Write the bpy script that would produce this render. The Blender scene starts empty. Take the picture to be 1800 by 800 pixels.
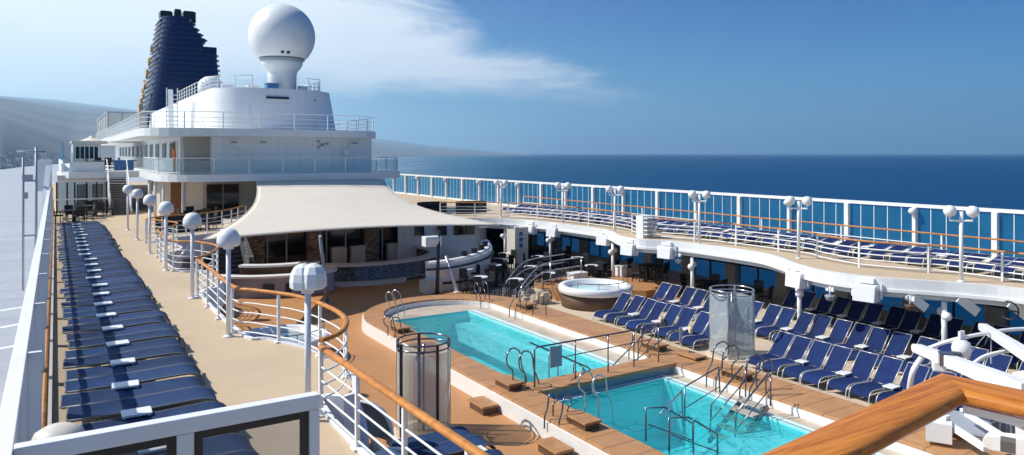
import bpy, math, random
from math import sin, cos, pi, radians, sqrt, atan2
from mathutils import Vector
random.seed(7)
HAZE=4.8e-5
SC = bpy.context.scene
COL = SC.collection
ORG = {}

# ------------------------------------------------------------------ frame
# X = across the ship, Y = aft along the ship, Z = up (0 = eye height of the photographer)
CA, CB, F = 0.531, 0.847, 1280.0
def at(px, py, z):
    d = -F*z/(py-270.0)
    lat = (px-900.0)/F*d
    return Vector((CA*d+CB*lat, CB*d-CA*lat, z))
PROM, POOL, SEA = -4.2, -6.95, -34.0

# ------------------------------------------------------------------ mesh helper
class MB:
    def __init__(s): s.v=[]; s.f=[]; s.sm=[]
    def add(s, vs, fs, smooth=False):
        n=len(s.v); s.v+= [tuple(v) for v in vs]
        for f in fs: s.f.append([i+n for i in f]); s.sm.append(smooth)
        return s
    def box(s, cx,cy,cz, sx,sy,sz, rz=0):
        c,d=cos(rz),sin(rz); vs=[]
        for z in (-.5,.5):
            for (x,y) in ((-.5,-.5),(.5,-.5),(.5,.5),(-.5,.5)):
                X,Y=x*sx,y*sy
                vs.append((cx+X*c-Y*d, cy+X*d+Y*c, cz+z*sz))
        return s.add(vs,[(3,2,1,0),(4,5,6,7),(0,1,5,4),(1,2,6,5),(2,3,7,6),(3,0,4,7)])
    def bx(s, x0,x1,y0,y1,z0,z1):
        return s.box((x0+x1)/2,(y0+y1)/2,(z0+z1)/2,abs(x1-x0),abs(y1-y0),abs(z1-z0))
    def beam(s, p,q,w,h,up=(0,0,1),w2=None,h2=None):
        p=Vector(p);q=Vector(q);d=(q-p).normalized();u=Vector(up)
        sd=d.cross(u)
        if sd.length<1e-4: sd=d.cross(Vector((1,0,0)))
        sd.normalize(); u=sd.cross(d)
        w2=w2 or w; h2=h2 or h; vs=[]
        for c,ww,hh in ((p,w,h),(q,w2,h2)):
            for a,b in ((-1,-1),(1,-1),(1,1),(-1,1)):
                vs.append(c+sd*a*ww/2+u*b*hh/2)
        return s.add(vs,[(3,2,1,0),(4,5,6,7),(0,1,5,4),(1,2,6,5),(2,3,7,6),(3,0,4,7)])
    def tube(s, pts, r, n=8, closed=False, sy=1.0):
        pts=[Vector(p) for p in pts]; m=len(pts); vs=[]; rr = r if isinstance(r,(list,tuple)) else [r]*m
        prev=None
        for i,p in enumerate(pts):
            if closed: d=pts[(i+1)%m]-pts[i-1]
            else: d=pts[min(i+1,m-1)]-pts[max(i-1,0)]
            d.normalize()
            if prev is None:
                u=Vector((0,0,1)) if abs(d.z)<.9 else Vector((1,0,0))
            else: u=prev
            sd=d.cross(u).normalized(); u=sd.cross(d).normalized(); prev=u
            for k in range(n):
                a=2*pi*k/n
                vs.append(p+sd*cos(a)*rr[i]+u*sin(a)*rr[i]*sy)
        fs=[]
        for i in range(m if closed else m-1):
            j=(i+1)%m
            for k in range(n):
                l=(k+1)%n
                fs.append((i*n+k,i*n+l,j*n+l,j*n+k))
        s.add(vs,fs,True)
        if not closed:
            b=len(s.v)-len(vs)
            s.f.append([b+k for k in range(n)][::-1]); s.sm.append(False)
            s.f.append([b+(m-1)*n+k for k in range(n)]); s.sm.append(False)
        return s
    def lathe(s, prof, c=(0,0,0), n=24, smooth=True, sx=1, sy=1, ph=0):
        vs=[];m=len(prof)
        for r,z in prof:
            for k in range(n):
                a=2*pi*k/n+ph
                vs.append((c[0]+r*cos(a)*sx, c[1]+r*sin(a)*sy, c[2]+z))
        fs=[(i*n+k,i*n+(k+1)%n,(i+1)*n+(k+1)%n,(i+1)*n+k) for i in range(m-1) for k in range(n)]
        s.add(vs,fs,smooth)
        b=len(s.v)-len(vs)
        if prof[0][0]>1e-4: s.f.append([b+k for k in range(n)][::-1]); s.sm.append(False)
        if prof[-1][0]>1e-4: s.f.append([b+(m-1)*n+k for k in range(n)]); s.sm.append(False)
        return s
    def prism(s, poly, z0, z1, sc=1.0, smooth=False):
        a=sum(poly[i][0]*poly[(i+1)%len(poly)][1]-poly[(i+1)%len(poly)][0]*poly[i][1] for i in range(len(poly)))
        if a<0: poly=poly[::-1]
        n=len(poly); cx=sum(p[0] for p in poly)/n; cy=sum(p[1] for p in poly)/n
        vs=[(x,y,z0) for x,y in poly]+[(cx+(x-cx)*sc,cy+(y-cy)*sc,z1) for x,y in poly]
        s.add(vs,[list(range(n))[::-1],list(range(n,2*n))])
        b=len(s.v)-2*n
        for i in range(n):
            s.f.append([b+i,b+(i+1)%n,b+n+(i+1)%n,b+n+i]); s.sm.append(smooth)
        return s
    def ring(s, out, inn, z0, z1, closed=False):
        n=len(out); vs=[(x,y,z0) for x,y in out]+[(x,y,z0) for x,y in inn]+[(x,y,z1) for x,y in out]+[(x,y,z1) for x,y in inn]
        fs=[]
        for i in range(n if closed else n-1):
            j=(i+1)%n
            fs+=[(2*n+i,2*n+j,3*n+j,3*n+i),(j,i,n+i,n+j),(i,j,2*n+j,2*n+i),(n+j,n+i,3*n+i,3*n+j)]
        if not closed: fs+=[(0,2*n,3*n,n),(n-1,2*n-1,4*n-1,3*n-1)]
        return s.add(vs,fs)
    def ribbon(s, path, z0, z1, t, smooth=True):
        "vertical wall of thickness t along a plan path"
        o=offset(path, t/2); i=offset(path,-t/2)
        return s.ring(o,i,z0,z1)
    def grid(s, fn, nu, nv, smooth=True):
        vs=[fn(i/nu,j/nv) for j in range(nv+1) for i in range(nu+1)]
        fs=[(j*(nu+1)+i,j*(nu+1)+i+1,(j+1)*(nu+1)+i+1,(j+1)*(nu+1)+i) for j in range(nv) for i in range(nu)]
        return s.add(vs,fs,smooth)

def offset(path, d):
    r=[]
    for i,p in enumerate(path):
        a=path[max(i-1,0)]; b=path[min(i+1,len(path)-1)]
        tx,ty=b[0]-a[0],b[1]-a[1]; l=sqrt(tx*tx+ty*ty) or 1
        r.append((p[0]+ty/l*d,p[1]-tx/l*d))
    return r
def smooth_path(pts, k=6, closed=False):
    out=[]; n=len(pts)
    rng = n if closed else n-1
    for i in range(rng):
        if closed: p0,p1,p2,p3=pts[i-1],pts[i],pts[(i+1)%n],pts[(i+2)%n]
        else: p0,p1,p2,p3=pts[max(i-1,0)],pts[i],pts[i+1],pts[min(i+2,n-1)]
        for j in range(k):
            t=j/k
            out.append(tuple(.5*((2*b)+(-a+c)*t+(2*a-5*b+4*c-d)*t*t+(-a+3*b-3*c+d)*t**3) for a,b,c,d in zip(p0,p1,p2,p3)))
    if not closed: out.append(tuple(pts[-1]))
    return out
def resample(path, gap):
    L=[0]
    for a,b in zip(path,path[1:]): L.append(L[-1]+sqrt(sum((x-y)**2 for x,y in zip(a,b))))
    n=max(1,round(L[-1]/gap)); out=[]
    for k in range(n+1):
        s=L[-1]*k/n; i=0
        while i<len(L)-2 and L[i+1]<s: i+=1
        t=(s-L[i])/((L[i+1]-L[i]) or 1)
        out.append(tuple(x+(y-x)*t for x,y in zip(path[i],path[i+1])))
    return out
def rrect(x0,x1,y0,y1,r,k=6,corners=(1,1,1,1)):
    "rounded rectangle; corners: (x0y0,x1y0,x1y1,x0y1)"
    out=[]
    for (cx,cy,a0,on,qx,qy) in ((x0+r,y0+r,pi,corners[0],x0,y0),(x1-r,y0+r,1.5*pi,corners[1],x1,y0),(x1-r,y1-r,0,corners[2],x1,y1),(x0+r,y1-r,.5*pi,corners[3],x0,y1)):
        if on:
            for i in range(k+1):
                a=a0+i/k*pi/2; out.append((cx+r*cos(a),cy+r*sin(a)))
        else: out.append((qx,qy))
    return out

# ------------------------------------------------------------------ objects
def mk(name, mb, mat, org=(0,0,0)):
    me=bpy.data.meshes.new(name)
    ox,oy,oz=org
    me.from_pydata([(x-ox,y-oy,z-oz) for x,y,z in mb.v],[],mb.f)
    me.polygons.foreach_set('use_smooth', mb.sm)
    mats = mat if isinstance(mat,(list,tuple)) else [mat]
    for m in mats: me.materials.append(m)
    me.update()
    o=bpy.data.objects.new(name,me); COL.objects.link(o); return o
def tag(o,label,cat,group=None,kind=None):
    if label: o['label']=label
    if cat: o['category']=cat
    if group: o['group']=group
    if kind: o['kind']=kind
    return o
def thing(name,label,cat,loc=(0,0,0),rz=0,group=None):
    o=bpy.data.objects.new(name,None); COL.objects.link(o)
    o.empty_display_size=.2; o.location=loc; o.rotation_euler=(0,0,rz)
    ORG[o]=tuple(loc); return tag(o,label,cat,group)
def part(name,mb,mat,parent,local=False,label=None,bevel=0):
    "part of a thing; coordinates are world ones unless local"
    org=(0,0,0) if local else ORG.get(parent,(0,0,0))
    o=mk(name,mb,mat,org); o.parent=parent
    ORG[o]=org
    if label: o['label']=label
    if bevel:
        m=o.modifiers.new('bevel','BEVEL'); m.width=bevel; m.segments=2; m.limit_method='ANGLE'
    return o
def solo(name,mb,mat,label,cat,group=None,bevel=0):
    xs=[v[0] for v in mb.v]; ys=[v[1] for v in mb.v]; zs=[v[2] for v in mb.v]
    org=((min(xs)+max(xs))/2,(min(ys)+max(ys))/2,min(zs))
    o=mk(name,mb,mat,org); o.location=org
    if bevel:
        m=o.modifiers.new('bevel','BEVEL'); m.width=bevel; m.segments=2; m.limit_method='ANGLE'
    return tag(o,label,cat,group)
def struct(name,mb,mat,label=None):
    o=mk(name,mb,mat); o['kind']='structure'
    if label: o['label']=label
    return o
def dup(root,loc,rz,label,group=None):
    r=root.copy(); COL.objects.link(r); r.location=loc; r.rotation_euler=(0,0,rz)
    r['label']=label
    if group: r['group']=group
    for ch in list(root.children):
        c=ch.copy(); COL.objects.link(c); c.parent=r
        for g in list(ch.children):
            d=g.copy(); COL.objects.link(d); d.parent=c
    return r
ORD=['zeroth','first','second','third','fourth','fifth','sixth','seventh','eighth','ninth','tenth','eleventh','twelfth','thirteenth','fourteenth','fifteenth','sixteenth','seventeenth','eighteenth','nineteenth']
TENS={20:'twent',30:'thirt',40:'fort',50:'fift',60:'sixt'}
def nth(n):
    if n<20: return ORD[n]
    t=n//10*10
    if n%10==0: return TENS[t]+'ieth'
    return TENS[t]+'y-'+ORD[n%10]

# ------------------------------------------------------------------ materials
def mat(name, col, rough=.5, metal=0, var=.06, scale=3, bump=0, bscale=40, spec=.5, planks=None, trans=None, coat=0, dirt=None):
    m=bpy.data.materials.new(name); m.use_nodes=True; nt=m.node_tree; N=nt.nodes; L=nt.links
    b=N['Principled BSDF']; b.inputs['Roughness'].default_value=rough; b.inputs['Metallic'].default_value=metal
    b.inputs['Specular IOR Level'].default_value=spec
    if coat: b.inputs['Coat Weight'].default_value=coat; b.inputs['Coat Roughness'].default_value=.15
    tc=N.new('ShaderNodeTexCoord')
    geo=N.new('ShaderNodeNewGeometry')
    nz=N.new('ShaderNodeTexNoise'); nz.inputs['Scale'].default_value=scale; nz.inputs['Detail'].default_value=5; nz.inputs['Roughness'].default_value=.6
    L.new(geo.outputs['Position'],nz.inputs['Vector'])
    mr=N.new('ShaderNodeMapRange'); mr.inputs[1].default_value=.3; mr.inputs[2].default_value=.7
    mr.inputs[3].default_value=1-var; mr.inputs[4].default_value=1+var
    L.new(nz.outputs['Fac'],mr.inputs[0])
    vm=N.new('ShaderNodeVectorMath'); vm.operation='SCALE'; vm.inputs[0].default_value=col
    L.new(mr.outputs[0],vm.inputs['Scale'])
    out=vm.outputs[0]
    if dirt:      # broad stains of another colour
        n2=N.new('ShaderNodeTexNoise'); n2.inputs['Scale'].default_value=dirt[1]; n2.inputs['Detail'].default_value=6; n2.inputs['Distortion'].default_value=.6
        L.new(geo.outputs['Position'],n2.inputs['Vector'])
        r2=N.new('ShaderNodeMapRange'); r2.inputs[1].default_value=.5; r2.inputs[2].default_value=.72; r2.inputs[4].default_value=dirt[2]
        L.new(n2.outputs['Fac'],r2.inputs[0])
        mx=N.new('ShaderNodeMix'); mx.data_type='RGBA'; mx.inputs['B'].default_value=(*dirt[0],1)
        L.new(r2.outputs[0],mx.inputs['Factor']); L.new(out,mx.inputs['A']); out=mx.outputs['Result']
    if planks:    # (axis, width, seam colour factor)
        sp=N.new('ShaderNodeSeparateXYZ'); L.new(geo.outputs['Position'],sp.inputs[0])
        md=N.new('ShaderNodeMath'); md.operation='WRAP'; md.inputs[1].default_value=planks[1]; md.inputs[2].default_value=0
        L.new(sp.outputs[planks[0]],md.inputs[0])
        lt=N.new('ShaderNodeMath'); lt.operation='LESS_THAN'; lt.inputs[1].default_value=planks[1]*.07
        L.new(md.outputs[0],lt.inputs[0])
        ml=N.new('ShaderNodeMath'); ml.operation='MULTIPLY'; ml.inputs[1].default_value=planks[2]; L.new(lt.outputs[0],ml.inputs[0])
        mx=N.new('ShaderNodeMix'); mx.data_type='RGBA'; mx.inputs['B'].default_value=(col[0]*.25,col[1]*.2,col[2]*.15,1)
        L.new(ml.outputs[0],mx.inputs['Factor']); L.new(out,mx.inputs['A']); out=mx.outputs['Result']
    L.new(out,b.inputs['Base Color'])
    if bump:
        bn=N.new('ShaderNodeTexNoise'); bn.inputs['Scale'].default_value=bscale; bn.inputs['Detail'].default_value=4
        L.new(tc.outputs['Object'],bn.inputs['Vector'])
        bp=N.new('ShaderNodeBump'); bp.inputs['Strength'].default_value=bump; bp.inputs['Distance'].default_value=.02
        L.new(bn.outputs['Fac'],bp.inputs['Height']); L.new(bp.outputs[0],b.inputs['Normal'])
    if trans is not None:   # thin sheet of glass: partly see-through
        tr=N.new('ShaderNodeBsdfTransparent'); tr.inputs[0].default_value=(*trans[0],1)
        ms=N.new('ShaderNodeMixShader')
        lw=N.new('ShaderNodeLayerWeight'); lw.inputs[0].default_value=.5
        pw=N.new('ShaderNodeMath'); pw.operation='POWER'; pw.inputs[1].default_value=4; L.new(lw.outputs['Facing'],pw.inputs[0])
        fr=N.new('ShaderNodeMath'); fr.operation='MULTIPLY_ADD'; fr.inputs[1].default_value=.6; fr.inputs[2].default_value=.03; L.new(pw.outputs[0],fr.inputs[0])
        ad=N.new('ShaderNodeMath'); ad.operation='ADD'; ad.use_clamp=True; ad.inputs[1].default_value=trans[1]
        L.new(fr.outputs[0],ad.inputs[0]); L.new(ad.outputs[0],ms.inputs[0])
        L.new(tr.outputs[0],ms.inputs[1]); L.new(b.outputs[0],ms.inputs[2])
        L.new(ms.outputs[0],N['Material Output'].inputs['Surface'])
    return m
M={}
M['white']=mat('white_paint',(.80,.80,.78),.38,var=.03,scale=1.2,dirt=((.62,.58,.50),.9,.25))
M['white2']=mat('white_steel',(.78,.79,.80),.45,var=.03,scale=.6,dirt=((.60,.60,.58),.35,.3))
M['cream']=mat('cream_wall',(.62,.57,.49),.5,var=.05,scale=.8)
M['beigep']=mat('beige_panel',(.44,.39,.33),.5,var=.08,scale=1)
M['prom']=mat('beige_deck_coating',(.55,.42,.275),.75,var=.05,scale=.7,bump=.12,bscale=60,dirt=((.40,.30,.19),.45,.35))
M['pooldeck']=mat('tan_deck_coating',(.47,.225,.085),.62,var=.07,scale=.8,bump=.1,bscale=50,dirt=((.37,.18,.075),.4,.45))
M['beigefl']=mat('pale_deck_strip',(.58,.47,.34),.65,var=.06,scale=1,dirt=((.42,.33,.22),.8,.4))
M['woodcop']=mat('teak_coping',(.47,.24,.10),.5,var=.12,scale=3,planks=(1,.62,.5),dirt=((.28,.14,.06),1.2,.4))
M['woodbox']=mat('teak_step',(.44,.22,.09),.5,var=.15,scale=6,dirt=((.22,.11,.05),3,.5))
M['stonefl']=mat('pool_shelf_tile',(.55,.45,.34),.5,var=.12,scale=2.5,dirt=((.38,.29,.2),1.5,.5))
M['navy']=mat('navy_sling_fabric',(.009,.024,.098),.85,var=.18,scale=5,spec=.2)
M['navy2']=mat('navy_sling_fabric_faded',(.014,.040,.110),.8,var=.25,scale=4,spec=.3)
for mm in (M['navy'],M['navy2']):
    nt=mm.node_tree; b_=nt.nodes['Principled BSDF']; oi=nt.nodes.new('ShaderNodeObjectInfo'); r_=nt.nodes.new('ShaderNodeMapRange'); r_.inputs[3].default_value=.72; r_.inputs[4].default_value=1.3; nt.links.new(oi.outputs['Random'],r_.inputs[0]); v_=nt.nodes.new('ShaderNodeVectorMath'); v_.operation='SCALE'; nt.links.new(b_.inputs['Base Color'].links[0].from_socket,v_.inputs[0]); nt.links.new(r_.outputs[0],v_.inputs['Scale']); nt.links.new(v_.outputs[0],b_.inputs['Base Color'])
M['alu']=mat('brushed_frame',(.62,.60,.56),.35,metal=.4,var=.05)
M['plastic']=mat('white_plastic',(.8,.8,.79),.3,var=.02)
M['black']=mat('black_wicker',(.012,.012,.014),.6,var=.2,scale=20)
M['blackm']=mat('black_metal',(.015,.016,.02),.35,var=.05)
M['steel']=mat('dark_stainless_tube',(.20,.20,.22),.22,metal=.85,var=.05)
M['steel2']=mat('bright_stainless_tube',(.62,.62,.64),.2,metal=.9,var=.05)
M['navypaint']=mat('navy_funnel_paint',(.006,.013,.085),.18,var=.1,scale=.4)
M['gold']=mat('gold_letter_paint',(.60,.42,.22),.4,var=.2,scale=1)
M['canopy']=mat('cream_canvas',(.72,.65,.54),.85,var=.03,scale=.5,spec=.15)
M['pooltile']=mat('turquoise_pool_tile',(.28,.78,.80),.4,var=.07,scale=1.2,planks=(1,.5,.10))
M['pooltile2']=mat('pale_pool_tile',(.62,.82,.82),.4,var=.05,scale=2)
M['walltile']=mat('blue_grey_pool_wall',(.17,.29,.36),.35,var=.12,scale=1.5)
M['darkglass']=mat('dark_window_glass',(.01,.012,.016),.06,var=.1,spec=.6)
M['clear']=mat('clear_glass',(.75,.82,.85),.05,var=.02,trans=((.92,.96,.96),.05))
M['frost']=mat('frosted_glass',(.72,.69,.63),.12,var=.06,scale=1.5,trans=((.95,.94,.91),.34))
M['windglass']=mat('teal_windscreen_glass',(.05,.27,.42),.06,var=.15,scale=1.5,trans=((.72,.92,1),.16))
M['leftglass']=mat('grey_windscreen_glass',(.40,.44,.48),.15,var=.06,scale=1.5,trans=((.95,.96,.97),.06))
M['shipwin']=mat('blue_window_glass',(.01,.18,.42),.06,var=.25,scale=1.2,trans=((.80,.95,1),.25))
M['gateglass']=mat('smoked_gate_glass',(.30,.34,.38),.06,var=.05,trans=((.80,.82,.84),.10))
M['dkbrown']=mat('dark_brown_cladding',(.115,.06,.035),.5,var=.15,scale=2)
M['greyw']=mat('grey_hull_panel',(.33,.36,.41),.45,var=.05,scale=1)
M['step']=mat('dark_stair_tread',(.13,.12,.11),.7,var=.1)
M['orange']=mat('orange_lifeboat_paint',(.75,.20,.03),.4,var=.05)
M['towel']=mat('folded_beige_towel',(.62,.48,.34),.9,var=.15,scale=8)
M['bluetable']=mat('blue_table_top',(.05,.16,.36),.4,var=.05)
M['tubwater']=mat('tub_water',(.45,.72,.80),.08,var=.1,scale=3)

# varnished hand rail wood with grain along the rail
def woodmat(name, c1, c2, sc=(6,6,6), rough=.48):
    m=bpy.data.materials.new(name); m.use_nodes=True; nt=m.node_tree; N=nt.nodes; L=nt.links
    b=N['Principled BSDF']; b.inputs['Roughness'].default_value=rough
    b.inputs['Specular IOR Level'].default_value=.3
    tc=N.new('ShaderNodeTexCoord'); mp=N.new('ShaderNodeMapping'); mp.inputs['Scale'].default_value=sc
    L.new(tc.outputs['Object'],mp.inputs[0])
    nz=N.new('ShaderNodeTexNoise'); nz.inputs['Scale'].default_value=1; nz.inputs['Detail'].default_value=8; nz.inputs['Roughness'].default_value=.65; nz.inputs['Distortion'].default_value=.8
    L.new(mp.outputs[0],nz.inputs['Vector'])
    cr=N.new('ShaderNodeValToRGB'); cr.color_ramp.elements[0].position=.33; cr.color_ramp.elements[0].color=(*c1,1)
    cr.color_ramp.elements[1].position=.66; cr.color_ramp.elements[1].color=(*c2,1)
    L.new(nz.outputs['Fac'],cr.inputs[0]); L.new(cr.outputs[0],b.inputs['Base Color'])
    bp=N.new('ShaderNodeBump'); bp.inputs['Strength'].default_value=.15; bp.inputs['Distance'].default_value=.004
    L.new(nz.outputs['Fac'],bp.inputs['Height']); L.new(bp.outputs[0],b.inputs['Normal'])
    return m
M['rail']=woodmat('varnished_handrail',(.40,.14,.025),(.62,.26,.06),(5,5,5))
M['bigrail_x']=woodmat('varnished_teak_cap',(.36,.10,.014),(.68,.25,.04),(4,70,70))
M['bigrail_y']=woodmat('varnished_teak_cap_side',(.36,.10,.014),(.68,.25,.04),(70,4,70))
M['doorwood']=woodmat('brown_door_wood',(.20,.08,.03),(.34,.15,.06))

# rough stone
def stonemat(name, c, joint, scale=4):
    m=bpy.data.materials.new(name); m.use_nodes=True; nt=m.node_tree; N=nt.nodes; L=nt.links
    b=N['Principled BSDF']; b.inputs['Roughness'].default_value=.8
    g=N.new('ShaderNodeNewGeometry'); mp=N.new('ShaderNodeMapping'); mp.inputs['Scale'].default_value=(1,1,1.9)
    L.new(g.outputs['Position'],mp.inputs[0])
    vo=N.new('ShaderNodeTexVoronoi'); vo.inputs['Scale'].default_value=scale; vo.feature='DISTANCE_TO_EDGE'
    v2=N.new('ShaderNodeTexVoronoi'); v2.inputs['Scale'].default_value=scale
    L.new(mp.outputs[0],vo.inputs['Vector']); L.new(mp.outputs[0],v2.inputs['Vector'])
    cr=N.new('ShaderNodeValToRGB'); cr.color_ramp.elements[0].position=.02; cr.color_ramp.elements[0].color=(0,0,0,1); cr.color_ramp.elements[1].position=.1
    L.new(vo.outputs['Distance'],cr.inputs[0])
    hs=N.new('ShaderNodeSeparateColor'); L.new(v2.outputs['Color'],hs.inputs[0])
    mr=N.new('ShaderNodeMapRange'); mr.inputs[3].default_value=.45; mr.inputs[4].default_value=1.5; L.new(hs.outputs[0],mr.inputs[0])
    vm=N.new('ShaderNodeVectorMath'); vm.operation='SCALE'; vm.inputs[0].default_value=c; L.new(mr.outputs[0],vm.inputs['Scale'])
    mx=N.new('ShaderNodeMix'); mx.data_type='RGBA'; mx.inputs['A'].default_value=(*joint,1)
    L.new(cr.outputs[0],mx.inputs['Factor']); L.new(vm.outputs[0],mx.inputs['B']); L.new(mx.outputs['Result'],b.inputs['Base Color'])
    bp=N.new('ShaderNodeBump'); bp.inputs['Strength'].default_value=.8; bp.inputs['Distance'].default_value=.05
    L.new(cr.outputs[0],bp.inputs['Height']); L.new(bp.outputs[0],b.inputs['Normal'])
    return m
M['greyframe']=mat('grey_lounger_frame',(.17,.165,.155),.45,metal=.2,var=.1)
M['louvre']=mat('navy_louvre_painted_sun',(.014,.026,.12),.15,var=.1)  # lighter than the funnel navy: sunlight on the louvre lips put into the colour
M['silver']=mat('silver_frosted_panel',(.55,.60,.63),.18,var=.10,scale=1.2,trans=((.9,.94,.95),.30))
def plated():
    m=mat('plated_white_steel',(.79,.80,.80),.42,var=.03,scale=.7,dirt=((.60,.58,.53),.35,.3))
    nt=m.node_tree; N=nt.nodes; L=nt.links; b=N['Principled BSDF']
    g=N.new('ShaderNodeNewGeometry'); sp=N.new('ShaderNodeSeparateXYZ'); L.new(g.outputs['Position'],sp.inputs[0])
    ad=N.new('ShaderNodeMath'); ad.operation='MULTIPLY_ADD'; ad.inputs[1].default_value=.9; L.new(sp.outputs[1],ad.inputs[0]); L.new(sp.outputs[0],ad.inputs[2])
    cb=N.new('ShaderNodeCombineXYZ'); L.new(ad.outputs[0],cb.inputs[0]); L.new(sp.outputs[2],cb.inputs[1])
    br=N.new('ShaderNodeTexBrick'); br.inputs['Scale'].default_value=1; br.inputs['Brick Width'].default_value=2.6; br.inputs['Row Height'].default_value=1.15; br.inputs['Mortar Size'].default_value=.022; br.inputs['Mortar Smooth'].default_value=.6
    L.new(cb.outputs[0],br.inputs['Vector'])
    src=b.inputs['Base Color'].links[0].from_socket
    mx=N.new('ShaderNodeMix'); mx.data_type='RGBA'; mx.inputs['B'].default_value=(.50,.50,.49,1)
    ml=N.new('ShaderNodeMath'); ml.operation='MULTIPLY'; ml.inputs[1].default_value=.45; L.new(br.outputs['Fac'],ml.inputs[0])
    L.new(ml.outputs[0],mx.inputs['Factor']); L.new(src,mx.inputs['A'])
    mp=N.new('ShaderNodeMapping'); mp.inputs['Scale'].default_value=(2.2,2.2,.25); L.new(g.outputs['Position'],mp.inputs[0])
    st=N.new('ShaderNodeTexNoise'); st.inputs['Scale'].default_value=1.3; st.inputs['Detail'].default_value=6; L.new(mp.outputs[0],st.inputs['Vector'])
    mr=N.new('ShaderNodeMapRange'); mr.inputs[1].default_value=.56; mr.inputs[2].default_value=.75; mr.inputs[4].default_value=.32; L.new(st.outputs['Fac'],mr.inputs[0])
    m2=N.new('ShaderNodeMix'); m2.data_type='RGBA'; m2.inputs['B'].default_value=(.46,.40,.33,1); L.new(mr.outputs[0],m2.inputs['Factor']); L.new(mx.outputs['Result'],m2.inputs['A'])
    L.new(m2.outputs['Result'],b.inputs['Base Color']); return m
M['hull']=plated()
M['shadefl']=mat('painted_shade_colour',(.035,.03,.028),.6,var=.2,scale=2)  # dark tone that puts the shade round the bar tables into the floor
M['stone']=stonemat('dark_slate_cladding',(.16,.155,.15),(.03,.03,.03),5)
M['stone2']=stonemat('brown_stone_pillar',(.30,.22,.15),(.12,.09,.06),4)
M['mosaic']=stonemat('blue_grey_mosaic',(.20,.27,.36),(.05,.05,.06),9)

# pool water: see-through turquoise with ripples
def watermat(name, tint, surf):
    m=bpy.data.materials.new(name); m.use_nodes=True; nt=m.node_tree; N=nt.nodes; L=nt.links
    for n in list(N):
        if n.type!='OUTPUT_MATERIAL': N.remove(n)
    out=[n for n in N if n.type=='OUTPUT_MATERIAL'][0]
    g=N.new('ShaderNodeNewGeometry')
    nz=N.new('ShaderNodeTexNoise'); nz.inputs['Scale'].default_value=2.2; nz.inputs['Detail'].default_value=4; nz.inputs['Distortion'].default_value=1.2
    L.new(g.outputs['Position'],nz.inputs['Vector'])
    bp=N.new('ShaderNodeBump'); bp.inputs['Strength'].default_value=.6; bp.inputs['Distance'].default_value=.06
    L.new(nz.outputs['Fac'],bp.inputs['Height'])
    tr=N.new('ShaderNodeBsdfTransparent')
    cr=N.new('ShaderNodeValToRGB'); cr.color_ramp.elements[0].position=.35; cr.color_ramp.elements[1].position=.7
    cr.color_ramp.elements[0].color=(tint[0]*.75,tint[1]*.92,tint[2]*.94,1); cr.color_ramp.elements[1].color=(min(1,tint[0]*1.25),min(1,tint[1]*1.05),min(1,tint[2]*1.03),1)
    L.new(nz.outputs['Fac'],cr.inputs[0]); L.new(cr.outputs[0],tr.inputs[0])
    df=N.new('ShaderNodeBsdfDiffuse'); df.inputs[0].default_value=(*surf,1)
    gl=N.new('ShaderNodeBsdfGlossy'); gl.inputs['Roughness'].default_value=.04; L.new(bp.outputs[0],gl.inputs['Normal'])
    fr=N.new('ShaderNodeFresnel'); fr.inputs[0].default_value=1.33; L.new(bp.outputs[0],fr.inputs['Normal'])
    m1=N.new('ShaderNodeMixShader'); m1.inputs[0].default_value=.22; L.new(tr.outputs[0],m1.inputs[1]); L.new(df.outputs[0],m1.inputs[2])
    m2=N.new('ShaderNodeMixShader'); L.new(fr.outputs[0],m2.inputs[0]); L.new(m1.outputs[0],m2.inputs[1]); L.new(gl.outputs[0],m2.inputs[2])
    L.new(m2.outputs[0],out.inputs['Surface'])
    return m
M['poolwater']=watermat('pool_water',(.58,.97,.98),(.12,.70,.74))
M['poolwater2']=watermat('deep_pool_water',(.45,.94,.97),(.08,.64,.72))

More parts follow.
